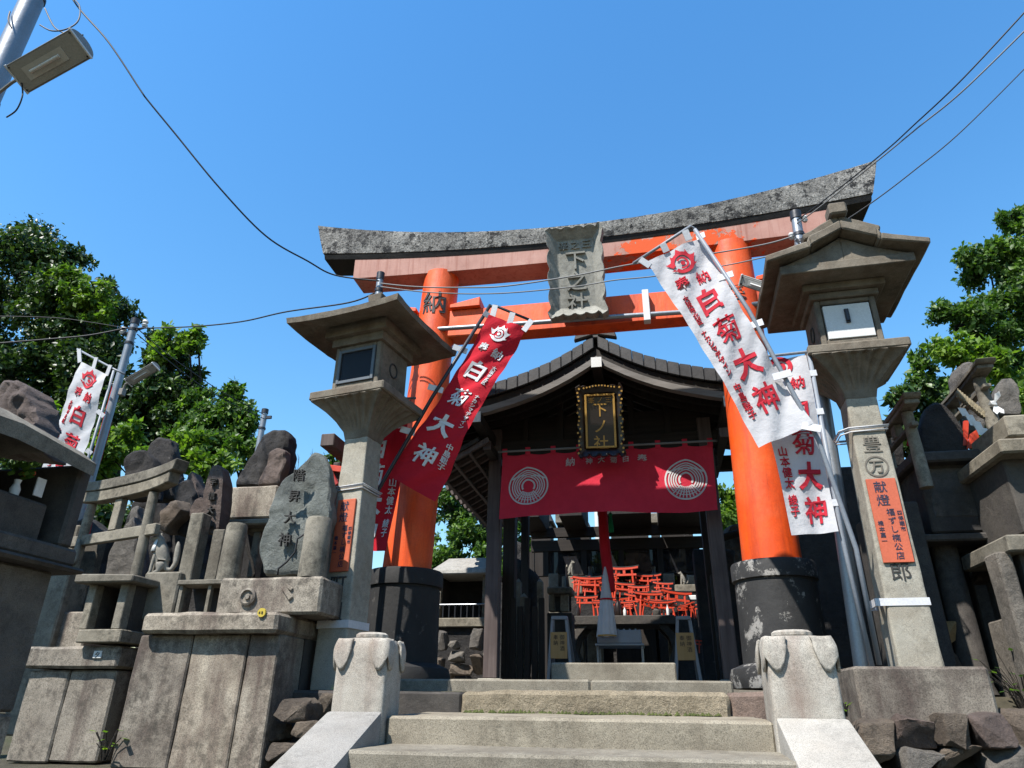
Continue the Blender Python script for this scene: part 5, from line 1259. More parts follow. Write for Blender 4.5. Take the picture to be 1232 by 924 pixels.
# block and slab behind, dark stones on it
blk(274, 331, 585, 623, 4.55, .4, 'stone_block', G_PED, None, 'pale stained stone block below the dark upright stones', 'stone block', rough=.008, sub=3)
g = thing('stone_niche', 'low stone niche with lintel behind the inscribed stone', 'stone niche', at(295, 690, 4.5))
blk(272, 330, 624, 631, 4.5, .4, 'lintel', G_TORII, g); blk(273, 284, 631.5, 690, 4.55, .1, 'jamb', G_TORII, g); blk(300, 309, 640, 695, 4.6, .1, 'jamb', G_TORII, g); blk(285, 320, 633, 640, 4.62, .05, 'rail', G_TORII, g); blk(275, 330, 641, 700, 4.85, .05, 'back_slab', G_DARK, g)
b = [at(x, y, 4.4) for x, y in ((292, 645), (297, 660), (303, 675), (306, 690), (304, 697))]
tag(MB().tube(b, .010, 6).build('vine_stem', BARK, smooth='all'), 'dry twisted stem hanging in front of the stone niche', 'stem')
tag(stone_slab('dark_stone', [(282, 586), (286, 570), (303, 545), (312, 524), (326, 515), (341, 515), (346, 530), (344, 550), (337, 585)], 4.75, .2, G_DARK, rough=.03, seed=12, n=60), 'dark leaning upright stone in front of the distant pole', 'standing stone')
tag(stone_slab('brown_stone', [(311, 585), (316, 565), (323, 543), (331, 536), (341, 541), (344, 556), (336, 585)], 4.66, .1, G_PURPLE, rough=.02, seed=13), 'smaller brown stone leaning against the dark upright stone', 'standing stone')
tag(stone_slab('dark_stone', [(146, 600), (147, 572), (150, 548), (160, 541), (172, 540), (184, 550), (186, 600)], 5.0, .15, G_DARK, rough=.02, seed=14), 'dark rounded stone slab behind the small stone torii, front one', 'standing stone')
tag(stone_slab('dark_stone', [(172, 600), (173, 545), (178, 530), (190, 524), (203, 526), (208, 545), (209, 600)], 5.2, .18, G_DARK, rough=.02, seed=15), 'tall dark rounded stone slab behind the small stone torii, rear one', 'standing stone')
tag(stone_slab('pointed_stone', [(122, 700), (130, 664), (140, 645), (158, 618), (162, 640), (163, 690), (160, 705)], 4.75, .14, G_GREY, rough=.012, seed=16), 'pale pointed stone slab standing inside the small stone torii', 'standing stone')
tag(stone_slab('pointed_stone', [(150, 690), (154, 640), (157, 610), (165, 606), (168, 650), (166, 690)], 4.9, .14, G_GREY, rough=.012, seed=17), 'narrow grey stone standing inside the small stone torii', 'standing stone')
tag(stone_slab('brown_stone', [(189, 635), (192, 615), (205, 600), (214, 598), (218, 612), (200, 632), (196, 640)], 4.5, .2, G_ROCK, rough=.02, seed=18), 'brown boulder right of the small stone torii above the fox', 'boulder')
tag(stone_slab('dark_stone', [(205, 640), (207, 600), (212, 580), (224, 574), (233, 590), (234, 620), (228, 650)], 4.65, .2, G_DARK, rough=.02, seed=19), 'dark boulder right of the small stone torii beside the square post', 'boulder')
tag(stone_slab('grey_stone', [(222, 585), (225, 570), (231, 566), (236, 580), (240, 600), (234, 618), (229, 600)], 4.72, .15, G_PURPLE, rough=.015, seed=20), 'brown curved stone right of the small stone torii', 'boulder')
rock('dark_mound', (-3.35, 4.9, 1.7), (.55, .35, .55), G_DARK, seed=4); tag(bpy.data.objects['dark_mound'], 'dark heap of stone in the shade inside the small stone torii', 'boulder')
spost(93, 112, 650, 4.5, .07, 'pale square stone post inside the small stone torii', 1.5); 
blk(68, 88, 632, 690, 4.35, .06, 'stone_post', G_TORII, None, 'pale square stone post left of the small stone torii', 'post', zfoot=1.5, grp='stone posts on the left')
# red cloths tied on stones inside
for (px, l) in (((103, 612, 114, 652), 'red cloth hanging inside the small stone torii, left one'), ((171, 585, 180, 596), 'red cloth knot behind the small stone torii, right one')):
    A_, B2, C2, D2 = at(px[0], px[1], 4.62), at(px[2], px[1]-4, 4.62), at(px[2]-6, px[3], 4.62), at(px[0]-2, px[3], 4.62)
    b = MB(); nn = 8; fnc = lambda u, v: A_.lerp(B2, u).lerp(D2.lerp(C2, u), v)+Vector((0, .02*sin(u*9+v*3), 0)); rg = [[fnc(i/nn, j/nn) for i in range(nn+1)] for j in range(nn+1)]
    b.v = [p for r_ in rg for p in r_]; b.f = [(j*(nn+1)+i, j*(nn+1)+i+1, (j+1)*(nn+1)+i+1, (j+1)*(nn+1)+i) for j in range(nn) for i in range(nn)]
    o = b.build('red_cloth', C_RED, smooth='all'); tag(o, l, 'cloth'); md = o.modifiers.new('s', 'SOLIDIFY'); md.thickness = .006
# --- small stone torii
def stone_torii(label, loc, rz_, W, Ht, zlean, r, cat='torii gate', scale=1):
    t = thing('stone_torii', label, cat, (0, 0, 0), 'small stone torii')
    for s in (-1, 1): MB().tube([(s*W*.54, 0, 0), (s*W*.5, 0, Ht*.862)], [r*1.1, r*.92], 18).build('pillar', G_TORII, t, smooth=40)
    def bm_(half, z, h, dpt, k, tip, nm):
        R = []
        for i in range(15):
            f = i/7-1; x = f*half; zz = z+k*f*f*abs(f)
            R.append([(x-f*tip, -dpt/2, zz), (x, -dpt/2, zz+h), (x, dpt/2, zz+h), (x-f*tip, dpt/2, zz)])
        MB().rings(R).build(nm, G_TORII, t, bevel=.005, smooth=30)
    bm_(W*.84, Ht*.915+.002, Ht*.05, r*3.0, .030*Ht, .02, 'top_beam'); bm_(W*.76, Ht*.862, Ht*.052, r*2.5, .029*Ht, 0, 'upper_tie_beam')
    MB().box(-W*.68, W*.68, -r*.6, r*.6, Ht*.66, Ht*.71).build('lower_tie_beam', G_TORII, t, bevel=.005)
    MB().box(-.04, .04, -r*.7, r*.7, Ht*.711, Ht*.861).build('centre_block', G_TORII, t, bevel=.004)
    t.location = loc; t.rotation_euler = (0, 0, rz_); return t
pa_, pb_ = at(84, 700, 4.28), at(164, 690, 4.05)
top_ = at(160, 557, 4.15); cx_ = (pa_+pb_)/2; wid = (pb_-pa_).length/1.04
stone_torii('small weathered stone torii standing among the stones on the left', (cx_.x, cx_.y, 1.62), atan2(pb_.y-pa_.y, pb_.x-pa_.x), wid, at(160, 566, 4.15).z-1.62, 0, .035)

# --- fox statue
def fox(label, foot, s, rz_, bib=True):
    me = bpy.data.meshes.new('f'); V = [(.0, 0, .30), (-.03, 0, .52), (-.10, 0, .74), (-.16, 0, .88), (-.30, 0, .93), (-.42, 0, .885),    # rump, back, chest, neck, head, muzzle
        (-.17, -.075, .50), (-.20, -.08, .24), (-.21, -.08, .02), (-.27, -.08, .015), (-.17, .075, .50), (-.20, .08, .24), (-.21, .08, .02), (-.27, .08, .015),
        (.06, -.13, .22), (-.08, -.14, .18), (.0, -.13, .05), (-.12, -.13, .02), (.06, .13, .22), (-.08, .14, .18), (.0, .13, .05), (-.12, .13, .02),
        (.14, 0, .14), (.27, 0, .12), (.36, 0, .28), (.35, 0, .52), (.33, 0, .74), (.31, 0, .86), (-.20, -.06, 1.02), (-.19, -.085, 1.09), (-.20, .06, 1.02), (-.19, .085, 1.09)]
    E = [(0, 1), (1, 2), (2, 3), (3, 4), (4, 5), (2, 6), (6, 7), (7, 8), (8, 9), (2, 10), (10, 11), (11, 12), (12, 13), (0, 14), (14, 15), (14, 16), (16, 17), (0, 18), (18, 19), (18, 20), (20, 21), (0, 22), (22, 23), (23, 24), (24, 25), (25, 26), (26, 27), (3, 28), (28, 29), (3, 30), (30, 31)]
    Rr = [.19, .17, .14, .10, .095, .035, .065, .045, .045, .03, .065, .045, .045, .03, .10, .07, .06, .04, .10, .07, .06, .04, .07, .06, .07, .085, .07, .02, .04, .012, .04, .012]
    me.from_pydata(V, E, []); ob_ = bpy.data.objects.new('f', me); COL.objects.link(ob_)
    ob_.modifiers.new('k', 'SKIN'); me.skin_vertices[0].data[0].use_root = True
    for i, r_ in enumerate(Rr): me.skin_vertices[0].data[i].radius = (r_, r_)
    sb = ob_.modifiers.new('s', 'SUBSURF'); sb.levels = 2; sb.render_levels = 2
    m2 = bpy.data.meshes.new_from_object(ob_.evaluated_get(bpy.context.evaluated_depsgraph_get())); bpy.data.objects.remove(ob_)
    t = thing('fox_statue', label, 'fox statue', (0, 0, 0), 'stone fox guardian statues')
    for p in m2.polygons: p.use_smooth = True
    m2.materials.clear(); m2.materials.append(FOXSTONE); o = bpy.data.objects.new('body', m2); COL.objects.link(o); o.parent = t
    if bib:
        b = MB(); R = []
        for f, rr in ((0, .115), (.5, .15), (1, .18)):
            c = Vector((-.17, 0, .86)).lerp(Vector((-.16, 0, .56)), f); R.append([c+Vector((-rr*1.0*cos(a), rr*1.0*sin(a), .0+.05*(1-cos(a))*.3)) for a in [(-1.5+3.0*i/14) for i in range(15)]])
        b.rings(R, cap=False, closed=False); bo = b.build('bib', WHITE if bib == 1 else C_RED, t, smooth='all'); md = bo.modifiers.new('s', 'SOLIDIFY'); md.thickness = .012
    t.location = foot; t.scale = (s,)*3; t.rotation_euler = (0, 0, rz_); return t
blk(172, 215, 688, 712, 4.0, .2, 'fox_plinth', G_TORII, None, 'small square stone plinth under the seated fox statue', 'plinth', zfoot=zl2+.001)
fp = at(191, 687, 4.08); fox('seated stone fox statue with white bib beside the small stone torii', (fp.x, 4.09, at(191, 688, 4.0).z), (at(191, 641, 4.08).z-fp.z)*1.0, 0.25, 1)
fp = at(66, 686, 4.2); fox('stone fox statue with red bib half hidden behind the box shrine at the left edge', (fp.x+.02, 4.2, fp.z), .26, .4, 2)
blk(50, 80, 686, 720, 4.15, .2, 'fox_plinth', G_TORII, None, 'stone plinth under the half hidden fox statue at the left edge', 'plinth', zfoot=1.4)
# --- rough rocks at the foot of the left lantern
rw = thing('rock_pile', 'pile of rough brown rocks between the pedestal and the left handrail', 'rock pile', (-1.85, 3.75, 1.27))
for k, (px, py, Y, sx, sz) in enumerate(((350, 855, 3.72, .14, .075), (318, 880, 3.74, .07, .09), (362, 878, 3.7, .11, .06), (333, 905, 3.70, .12, .06), (372, 905, 3.66, .09, .06), (388, 848, 3.9, .10, .09), (395, 880, 3.8, .08, .08))):
    rock('rock', at(px, py, Y)+Vector((0, .12, 0)), (sx, .14, sz), G_ROCK, rw, seed=k+2, rough=.34)
# weeds
def weed(label, p, s, n, mat=L_LIGHT, ls=1.0):
    t = thing('weed', label, 'plant', p); b = MB(); st = MB(); p = Vector(p)
    for k in range(n):
        a = random.uniform(0, 6.3); r_ = random.uniform(.1, 1)*s*.5; h = random.uniform(.3, 1)*s; q = p+Vector((r_*cos(a), r_*sin(a), h)); d = Vector((cos(a), sin(a), random.uniform(-.3, .4)))*s*.32*ls; sd = d.cross(Vector((0, 0, 1))).normalized()*s*.11*ls
        b.add([q, q+d*.5+sd, q+d, q+d*.5-sd], [(0, 1, 2, 3)]); st.tube([p+Vector((r_*.2*cos(a), r_*.2*sin(a), 0)), (p+q)/2+Vector((0, 0, .1*s)), q], .003, 4)
    st.build('stem', BARK, t); b.build('leaves', mat, t)
weed('small green weed growing at the gap between the two left pedestals', at(128, 902, 3.7)-Vector((0, 0, .05)), .15, 16)
weed('green weed beside the right lantern plinth near the right edge', (at(1208, 745, 4.5).x, 4.5, 1.58), .36, 60, L_MID, .32)

# ================================================================ right side
rb = thing('rubble_wall', 'rough dark rubble retaining wall at the lower right corner', 'wall', (1.7, 4.1, 1.0))
k = 0
for px, py, sx, sz in ((1056, 892, .115, .125), (1105, 884, .105, .10), (1112, 918, .12, .09), (1152, 880, .10, .105), (1165, 918, .13, .09), (1200, 882, .11, .11), (1222, 915, .13, .09), (1248, 880, .13, .12), (1280, 915, .14, .11), (1052, 938, .13, .09), (1110, 950, .14, .08), (1180, 950, .15, .08), (1250, 948, .15, .08)):
    rock('rock', at(px, py, 4.0)+Vector((0, .12, 0)), (sx*1.08, .16, sz*1.02), (G_ROCK, G_PURPLE, G_GREY, G_ROCK)[k % 4], rb, seed=k+31, rough=.26); k += 1
MB().box(1.0, 3.2, 4.40, 4.7, .6, 1.55).build('core', G_DARK, rb)
# stone torii seen from the side, right of the right lantern
st2 = stone_torii('small stone torii seen edge on beside the right lantern', (0, 0, 0), 0, .5, .62, 0, .038)
q = at(1098, 470, 4.55); zb_ = at(1085, 602, 5.0).z; st2.location = (q.x, 4.98, zb_); st2.rotation_euler = (0, 0, radians(90)); st2.scale = (1, 1, (q.z-zb_)/.62)
blk(1068, 1116, 603, 700, 4.7, .62, 'torii_plinth', G_SHADE, None, 'grey stone plinth under the small edge on torii', 'plinth', zfoot=1.7)
# table shrine in the shade: slab roof on a stone block carried by round pillars
hs = thing('stone_altar', 'dark shaded stone altar with slab top on round pillars, right of the right lantern', 'stone altar', at(1150, 800, 4.9))
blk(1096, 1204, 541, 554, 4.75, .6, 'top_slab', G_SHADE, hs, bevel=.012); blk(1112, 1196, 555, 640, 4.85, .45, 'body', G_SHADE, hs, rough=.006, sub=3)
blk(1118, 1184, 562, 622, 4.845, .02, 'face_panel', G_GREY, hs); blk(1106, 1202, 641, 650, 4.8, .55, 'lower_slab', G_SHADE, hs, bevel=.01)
for px in (1138, 1196):
    c = at(px, 650, 4.95); MB().lathe((c.x, 5.02, 0), [(.10, 1.70), (.085, 1.75), (.078, c.z-.003)], 20).build('pillar', G_SHADE, hs, smooth=40)
tag(stone_slab('dark_tablet', [(1108, 545), (1108, 512), (1114, 490), (1124, 482), (1136, 484), (1150, 498), (1162, 520), (1168, 545)], 5.0, .14, G_DARK, rough=.008, seed=41), 'black rounded stone tablet standing on the shaded altar', 'tablet')
tag(stone_slab('grey_stone', [(1156, 520), (1152, 480), (1151, 450), (1156, 436), (1168, 431), (1180, 436), (1186, 450), (1188, 490), (1186, 520)], 5.25, .2, G_GREY, rough=.02, seed=42), 'tall grey rough stone behind the black rounded tablet', 'standing stone')
# second torii edge on with sacred rope
st3 = stone_torii('tall stone torii seen edge on with sacred rope near the right edge', (0, 0, 0), 0, .55, .75, 0, .04)
q = at(1191, 428, 4.5); zb_ = at(1180, 541, 4.9).z+.002; st3.location = (q.x, 4.98, zb_); st3.rotation_euler = (0, 0, radians(88)); st3.scale = (1, 1, (q.z-zb_)/.75)
rp = thing('sacred_rope', 'twisted straw rope with paper streamers tied across the stone torii', 'rope', at(1172, 500, 4.7))
pa2, pb2 = at(1152, 474, 4.72), at(1184, 500, 4.70)
for ph in (0, 2.1, 4.2): MB().tube([pa2.lerp(pb2, i/24)+Vector((.0, .016*cos(i*.9+ph), .016*sin(i*.9+ph))) for i in range(25)], .016, 7).build('strand', stone('straw%d' % ph, (.24, .20, .13), (.34, .29, .20)), rp, smooth='all')
for i in range(12):
    p = pa2.lerp(pb2, i/11.0); MB().bar(p+Vector((0, -.02, .03)), p+Vector((.01, -.025, -.05)), .008, .008).build('straw_end', bpy.data.materials['straw0'], rp)
for px, py in ((1158, 490), (1166, 498), (1174, 506)):
    p = at(px, py, 4.68); b = MB(); z = 0
    for j in range(3): b.add([p+Vector((.03*j-.03, -.004*j, -.05*j)), p+Vector((.03*j+.015, -.004*j, -.05*j-.01)), p+Vector((.03*j+.03, -.004*j, -.07*j-.07)), p+Vector((.03*j-.015, -.004*j, -.07*j-.06))], [(0, 1, 2, 3)])
    b.build('paper_streamer', WHITE, rp)
q = at(1196, 486, 4.62); kn = thing('paper_knot', 'white paper knot tied on the pillar of the torii near the right edge', 'paper', q)
rock('knot', q, (.028, .028, .026), WHITE, kn, seed=3, rough=.4)
for a in (1.1, -1.25, -1.75): MB().add([q, q+Vector((.06*cos(a)-.018*sin(a), -.02, .06*sin(a)+.018*cos(a))), q+Vector((.085*cos(a), -.03, .085*sin(a))), q+Vector((.06*cos(a)+.018*sin(a), -.02, .06*sin(a)-.018*cos(a)))], [(0, 1, 2, 3)]).build('tail', WHITE, kn)
# shrine at the right edge
re_ = thing('stone_shrine', 'stone shrine with stepped roof cut off by the right edge of the picture', 'stone shrine', at(1240, 800, 4.3))
blk(1210, 1330, 496, 522, 4.35, .5, 'roof_block', G_TORII, re_, bevel=.01); blk(1202, 1330, 524, 542, 4.22, .75, 'roof_slab', G_TORII, re_, bevel=.012, taper=.0); blk(1218, 1320, 543, 640, 4.35, .5, 'body', G_SHADE, re_, rough=.005, sub=2)
blk(1212, 1330, 641, 662, 4.28, .65, 'ledge', G_TORII, re_, bevel=.01); blk(1221, 1241, 663, 830, 4.34, .16, 'pillar', G_GREY, re_, rough=.006, sub=2, zfoot=1.6); blk(1250, 1275, 663, 830, 4.36, .16, 'pillar', G_SHADE, re_, rough=.006, sub=2, zfoot=1.6); blk(1285, 1330, 663, 830, 4.36, .3, 'pillar', G_SHADE, re_, zfoot=1.6); blk(1226, 1330, 663, 740, 4.6, .3, 'plinth_block', G_SHADE, re_, rough=.006, sub=2); blk(1226, 1330, 741, 830, 4.58, .3, 'plinth_block', G_GREY, re_, rough=.006, sub=2, zfoot=1.6)
# dark slabs and walls further back on the right
blk(1066, 1118, 575, 655, 5.6, .3, 'stone_block', G_SHADE, None, 'grey stone block in the shade behind the right lantern post', 'stone block', zfoot=1.7)
blk(1074, 1120, 640, 690, 5.3, .3, 'stone_block', G_GREY, None, 'paler stone ledge in the shade behind the orange notice board', 'stone block', zfoot=1.7)
blk(1178, 1212, 655, 815, 5.2, .3, 'stone_pillar', G_SHADE, None, 'dark square stone pillar in the shade behind the altar', 'pillar', zfoot=1.6)
blk(1160, 1176, 668, 815, 5.4, .3, 'stone_pillar', G_DARK, None, 'narrow black stone pillar in the shade behind the altar', 'pillar', zfoot=1.6)
tag(stone_slab('broken_slab', [(1116, 730), (1117, 712), (1130, 704), (1134, 735), (1124, 748)], 5.1, .12, G_GREY, rough=.01, seed=44), 'broken pale slab leaning behind the right lantern post', 'standing stone')
rock('ochre_rock', at(1133, 762, 5.0), (.10, .10, .10), stone('ochre_rock', (.38, .26, .12), (.5, .36, .18), stain=(.15, .1, .06)), seed=5); tag(bpy.data.objects['ochre_rock'], 'ochre rock in the shade right of the right lantern post', 'rock')
rock('grey_rock', at(1136, 792, 5.0), (.09, .09, .10), G_GREY, seed=6); tag(bpy.data.objects['grey_rock'], 'grey rock below the ochre rock beside the right lantern plinth', 'rock')
for k, (px, Y, lb) in enumerate(((1170, 4.98, 'red bib cloth on the dark altar beside the black tablet, right one'), (1102, 5.2, 'red bib cloth behind the small torii beside the right lantern'))):
    p = at(px, 538, Y); b = MB(); b.add([p+Vector((-.04, 0, -.01)), p+Vector((.06, 0, .0)), p+Vector((.05, -.02, .12)), p+Vector((.0, -.01, .09))], [(0, 1, 2, 3)]); b.prism([p+Vector((-.05, .01, .02)), p+Vector((-.02, .01, .02)), p+Vector((.03, .01, .2)), p+Vector((0, .01, .2))], (0, .02, 0))
    o = b.build('red_bib', VERM2 if k == 0 else C_RED); tag(o, lb, 'cloth')
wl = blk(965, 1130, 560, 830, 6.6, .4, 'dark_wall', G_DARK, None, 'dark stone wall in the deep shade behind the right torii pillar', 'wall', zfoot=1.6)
# foot stone by the right pillar is part of the base; rocks and pickets behind the right pillar
tag(stone_slab('boulder', [(868, 690), (865, 650), (872, 632), (890, 628), (902, 640), (905, 690)], 8.0, .4, G_ROCK, rough=.05, seed=50), 'lichened brown rock between the hall post and the right pillar', 'boulder')
# ---------------- small stone shrine and rocks left of the hall
ls = thing('stone_shrine', 'small stone shrine with white lit roof between the left pillar and the hall post', 'stone shrine', at(560, 755, 7.4))
Ys = 7.3; zt = at(560, 692, Ys).z; xa, xb = at(518, 700, Ys).x, at(594, 700, Ys).x
MB().add([(xa-.02, Ys-.1, zt), (xb+.02, Ys-.1, zt), (xb+.0, Ys+.55, zt), (xa, Ys+.55, zt), (xa+.03, Ys-.08, zt+.05), (xb-.02, Ys-.08, zt+.05), (xb-.05, Ys+.3, zt+.24), (xa+.1, Ys+.3, zt+.24)], [(3, 2, 1, 0), (4, 5, 6, 7), (0, 1, 5, 4), (1, 2, 6, 5), (2, 3, 7, 6), (3, 0, 4, 7)]).build('roof', G_LIGHT, ls, bevel=.01)
zf = at(560, 744, Ys).z; zg = at(560, 755, Ys).z
for x0, x1 in ((xa+.05, xa+.12), (xb-.12, xb-.05)): MB().box(x0, x1, Ys, Ys+.07, zf+.001, zt-.001).build('post', G_TORII, ls)
MB().box(xa+.05, xb-.05, Ys+.4, Ys+.48, zf+.001, zt-.001).build('back_wall', G_DARK, ls); MB().box(xa+.05, xa+.1, Ys+.071, Ys+.399, zf+.001, zt-.001).build('side_wall', G_DARK, ls); MB().box(xb-.1, xb-.05, Ys+.071, Ys+.399, zf+.001, zt-.001).build('side_wall', G_DARK, ls)
MB().box(xa+.0, xb-.02, Ys-.06, Ys+.5, zg, zf).build('floor_slab', G_TORII, ls, bevel=.008)
for k in range(9): MB().tube([(xa+.1+k*.065, Ys-.03, zf), (xa+.1+k*.065, Ys-.03, zf+.13)], .007, 6).build('baluster', DARKMETAL, ls)
MB().tube([(xa+.06, Ys-.03, zf+.135), (xb-.08, Ys-.03, zf+.135)], .008, 6).build('rail', GALV, ls)
MB().box(xa+.05, xb-.08, Ys-.01, Ys+.35, zg-.001-(zg-1.77), zg-.001).build('dark_core', G_DARK, ls)
rg = thing('rock_pile', 'pile of weathered rocks under the small stone shrine left of the hall', 'rock pile', at(555, 810, 7.1))
for k, (px, py, sx, sz) in enumerate(((532, 772, .075, .13), (528, 800, .06, .10), (550, 790, .10, .07), (555, 806, .12, .07), (573, 770, .085, .13), (575, 800, .09, .12), (548, 776, .06, .05), (540, 812, .10, .06), (590, 790, .08, .15))): rock('rock', at(px, py, 7.05), (sx, .14, sz), G_ROCK if k % 2 else G_GREY, rg, seed=k+70, rough=.4)
# ---------------- things seen in the hall between posts: stone lanterns, pickets, small shrines
for k, (px0, px1, py0, Y, lb) in enumerate(((619, 626, 700, 8.2, 'pale pointed stone marker inside the hall, nearest the left post'), (625, 634, 718, 8.0, 'pale pointed stone marker inside the hall beside the dark pickets'), (646, 653, 700, 8.4, 'pale stone marker under the stone box left of the votive torii'))):
    x0, x1 = at(px0, 740, Y).x, at(px1, 740, Y).x; z = at(px0, py0, Y).z
    b = MB().box(x0, x1, Y, Y+.09, 1.767, z); b.add([(x0, Y, z), (x1, Y, z), (x1, Y+.09, z), (x0, Y+.09, z), ((x0+x1)/2, Y+.045, z+.05)], [(0, 1, 4), (1, 2, 4), (2, 3, 4), (3, 0, 4)]); o = b.build('stone_marker', G_TORII, bevel=.004); tag(o, lb, 'stone marker', 'stone markers in the hall')
for k in range(6):
    px = 612+k*8.5; x = at(px, 760, 7.9).x; z = at(px, 722 if k % 2 else 732, 7.9).z
    tag(MB().box(x-.03, x+.03, 7.72, 7.76, 1.767, z).build('picket', WOOD_D, bevel=.004), 'dark wooden picket of the low screen inside the hall, %s from the left post' % ('first second third fourth fifth sixth'.split()[k]), 'picket', 'dark pickets inside the hall')
o = copy_tree(mt); 
for k, (px, py, lb) in enumerate(((613, 798, 'lowest one behind the left hall post'), (614, 776, 'middle one behind the left hall post'), (614, 757, 'topmost one behind the left hall post'), (836, 785, 'hanging low at the right of the right sign stand'))):
    if k: o = copy_tree(mt)
    p = at(px, py, 8.6); o.location = p; o.scale = (.14, .14, .16); o.rotation_euler = (0, .05*k, .2); o['label'] = 'tiny vermilion votive torii '+lb
sb = thing('stone_box', 'square stone box with slab lid left of the votive torii in the hall', 'stone box', at(672, 740, 8.0))
blk(658, 688, 706, 714, 8.55, .3, 'lid', G_TORII, sb); blk(674, 684, 714.5, 736, 8.6, .08, 'post', G_TORII, sb); blk(661, 667, 714.5, 736, 8.6, .08, 'post', G_TORII, sb); blk(660, 687, 715, 736, 8.8, .05, 'back', G_DARK, sb); blk(658, 688, 737, 744, 8.55, .3, 'base', G_SHADE, sb, zfoot=1.767)
sb = thing('stone_box', 'stone box with slab lid right of the votive torii in the hall', 'stone box', at(832, 720, 9.3))
blk(812, 848, 703, 712, 10.0, .18, 'lid', G_TORII, sb); blk(816, 846, 713, 760, 10.02, .14, 'body', G_DARK, sb, zfoot=1.767); blk(828, 838, 716, 722, 10.01, .02, 'label_plate', WHITE, sb)
fp = at(823, 703, 10.05); fox('small dark stone fox statue on the stone box in the hall', (fp.x, 10.1, fp.z), .17, .2, 0)
fp = at(686, 692, 10.25); fox('stone fox statue behind the rear lattice of the hall', (fp.x, 10.3, fp.z), .2, 2.6, 0); blk(676, 700, 693, 706, 10.2, .2, 'fox_plinth', G_TORII, None, 'stone plinth under the fox statue behind the rear lattice', 'plinth', zfoot=1.7)
for k, (px, w_, lb) in enumerate(((711, 6, 'tall black cone shaped vase left of the bell rope'), (788, 6, 'tall black cone shaped vase right of the bell rope'), (682, 3, 'small black bottle at the left end of the votive torii'))):
    p = at(px, 710, 10.2); h = at(px, 682, 10.2).z-p.z; r_ = w_*.011
    tag(MB().lathe(p, [(.002, -.02), (r_*1.2, -.018), (r_*1.3, .02), (r_*.8, h*.5), (r_*.4, h*.8), (r_*.5, h), (.002, h)], 16).build('altar_vase', LACQ, smooth=40), lb, 'vase', 'black vases behind the votive torii')
# stones beyond the rear lattice
for k, (pts_, lb, mt_) in enumerate((([(668, 690), (672, 665), (684, 656), (698, 660), (704, 690)], 'pale grey stone seen through the left rear pane', G_BLUE), ([(790, 690), (795, 664), (810, 655), (828, 658), (838, 690)], 'pale grey stone seen through the right rear pane', G_BLUE), ([(745, 690), (750, 668), (765, 662), (780, 668), (790, 690)], 'brown stone seen through the middle rear pane', G_ROCK), ([(610, 700), (612, 662), (622, 650), (632, 660), (640, 700)], 'dark stone seen beside the left hall post', G_DARK))):
    tag(stone_slab('rear_stone', pts_, 11.2, .3, mt_, rough=.04, seed=60+k), lb, 'standing stone')
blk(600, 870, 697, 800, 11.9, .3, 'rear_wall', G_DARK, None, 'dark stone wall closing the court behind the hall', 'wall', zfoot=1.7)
for k, (px, lb) in enumerate(((676, 'pale stone roof end seen under the curtain, left one'), (790, 'pale stone roof end seen under the curtain, middle one'), (830, 'pale stone roof end seen under the curtain, right one'))):
    blk(px-8, px+10, 617, 629, 10.9, .4, 'stone_roof', G_TORII, None, lb, 'stone roof', grp='roof ends behind the hall')
    blk(px-5, px+6, 629.5, 700, 11.0, .2, 'stone_pillar', G_DARK, None, 'dark stone pillar under the %s' % lb.replace('seen under the curtain, ', '').replace('pale ', ''), 'pillar', zfoot=1.7)
b_ = at(716, 560, 12.0); a = Vector((b_.x, 12, 1.7)); pole('utility_pole', 'pale pole seen behind the hall below the curtain', [a, (a+b_)/2, b_], .05, WHITE)
# crested shrine roof beam seen on the right through the gap
tag(MB().tube([at(866, 648, 7.8), at(893, 640, 7.6)], .04, 10).build('dark_branch', BARK, smooth=40), 'dark sloping branch between the hall post and the right pillar', 'branch')

# dark little shrines that close the view behind the glazed screen
for k, (x0, x1, yt, lb) in enumerate(((684, 707, 617, 'dark wooden roof behind the glazed screen, left of the bell rope'), (736, 778, 612, 'dark wooden roof behind the glazed screen, right of the bell rope'), (797, 822, 614, 'dark wooden roof behind the glazed screen, right end'), (640, 660, 606, 'dark wooden roof behind the glazed screen, left end'))):
    t = thing('rear_shrine', lb, 'shrine', at((x0+x1)/2, 690, 11.5), 'dark shrines behind the glazed screen')
    a, b_, c, d = at(x0+4, yt, 11.4), at(x1-4, yt, 11.4), at(x1+6, yt+22, 11.4), at(x0-6, yt+22, 11.4)
    MB().prism([a, b_, c, d], (0, .5, 0)).build('roof', TILE, t, bevel=.02)
    MB().box(d.x+.06, c.x-.06, 11.45, 11.85, 1.72, d.z-.002).build('body', WOOD_D, t)
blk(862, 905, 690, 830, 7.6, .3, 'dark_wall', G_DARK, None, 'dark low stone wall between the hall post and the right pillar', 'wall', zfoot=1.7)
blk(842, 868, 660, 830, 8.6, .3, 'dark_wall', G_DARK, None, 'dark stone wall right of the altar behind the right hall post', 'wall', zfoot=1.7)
tag(stone_slab('backing_stone', [(600, 830), (602, 700), (610, 676), (622, 668), (634, 680), (646, 690), (650, 830)], 9.2, .3, G_DARK, rough=.04, seed=83), 'dark rough stone left of the altar behind the pickets', 'standing stone')
tag(stone_slab('dark_stone', [(862, 700), (864, 672), (872, 660), (884, 662), (890, 700)], 7.5, .2, G_DARK, rough=.03, seed=77), 'dark rounded stone between the hall post and the right pillar', 'boulder')
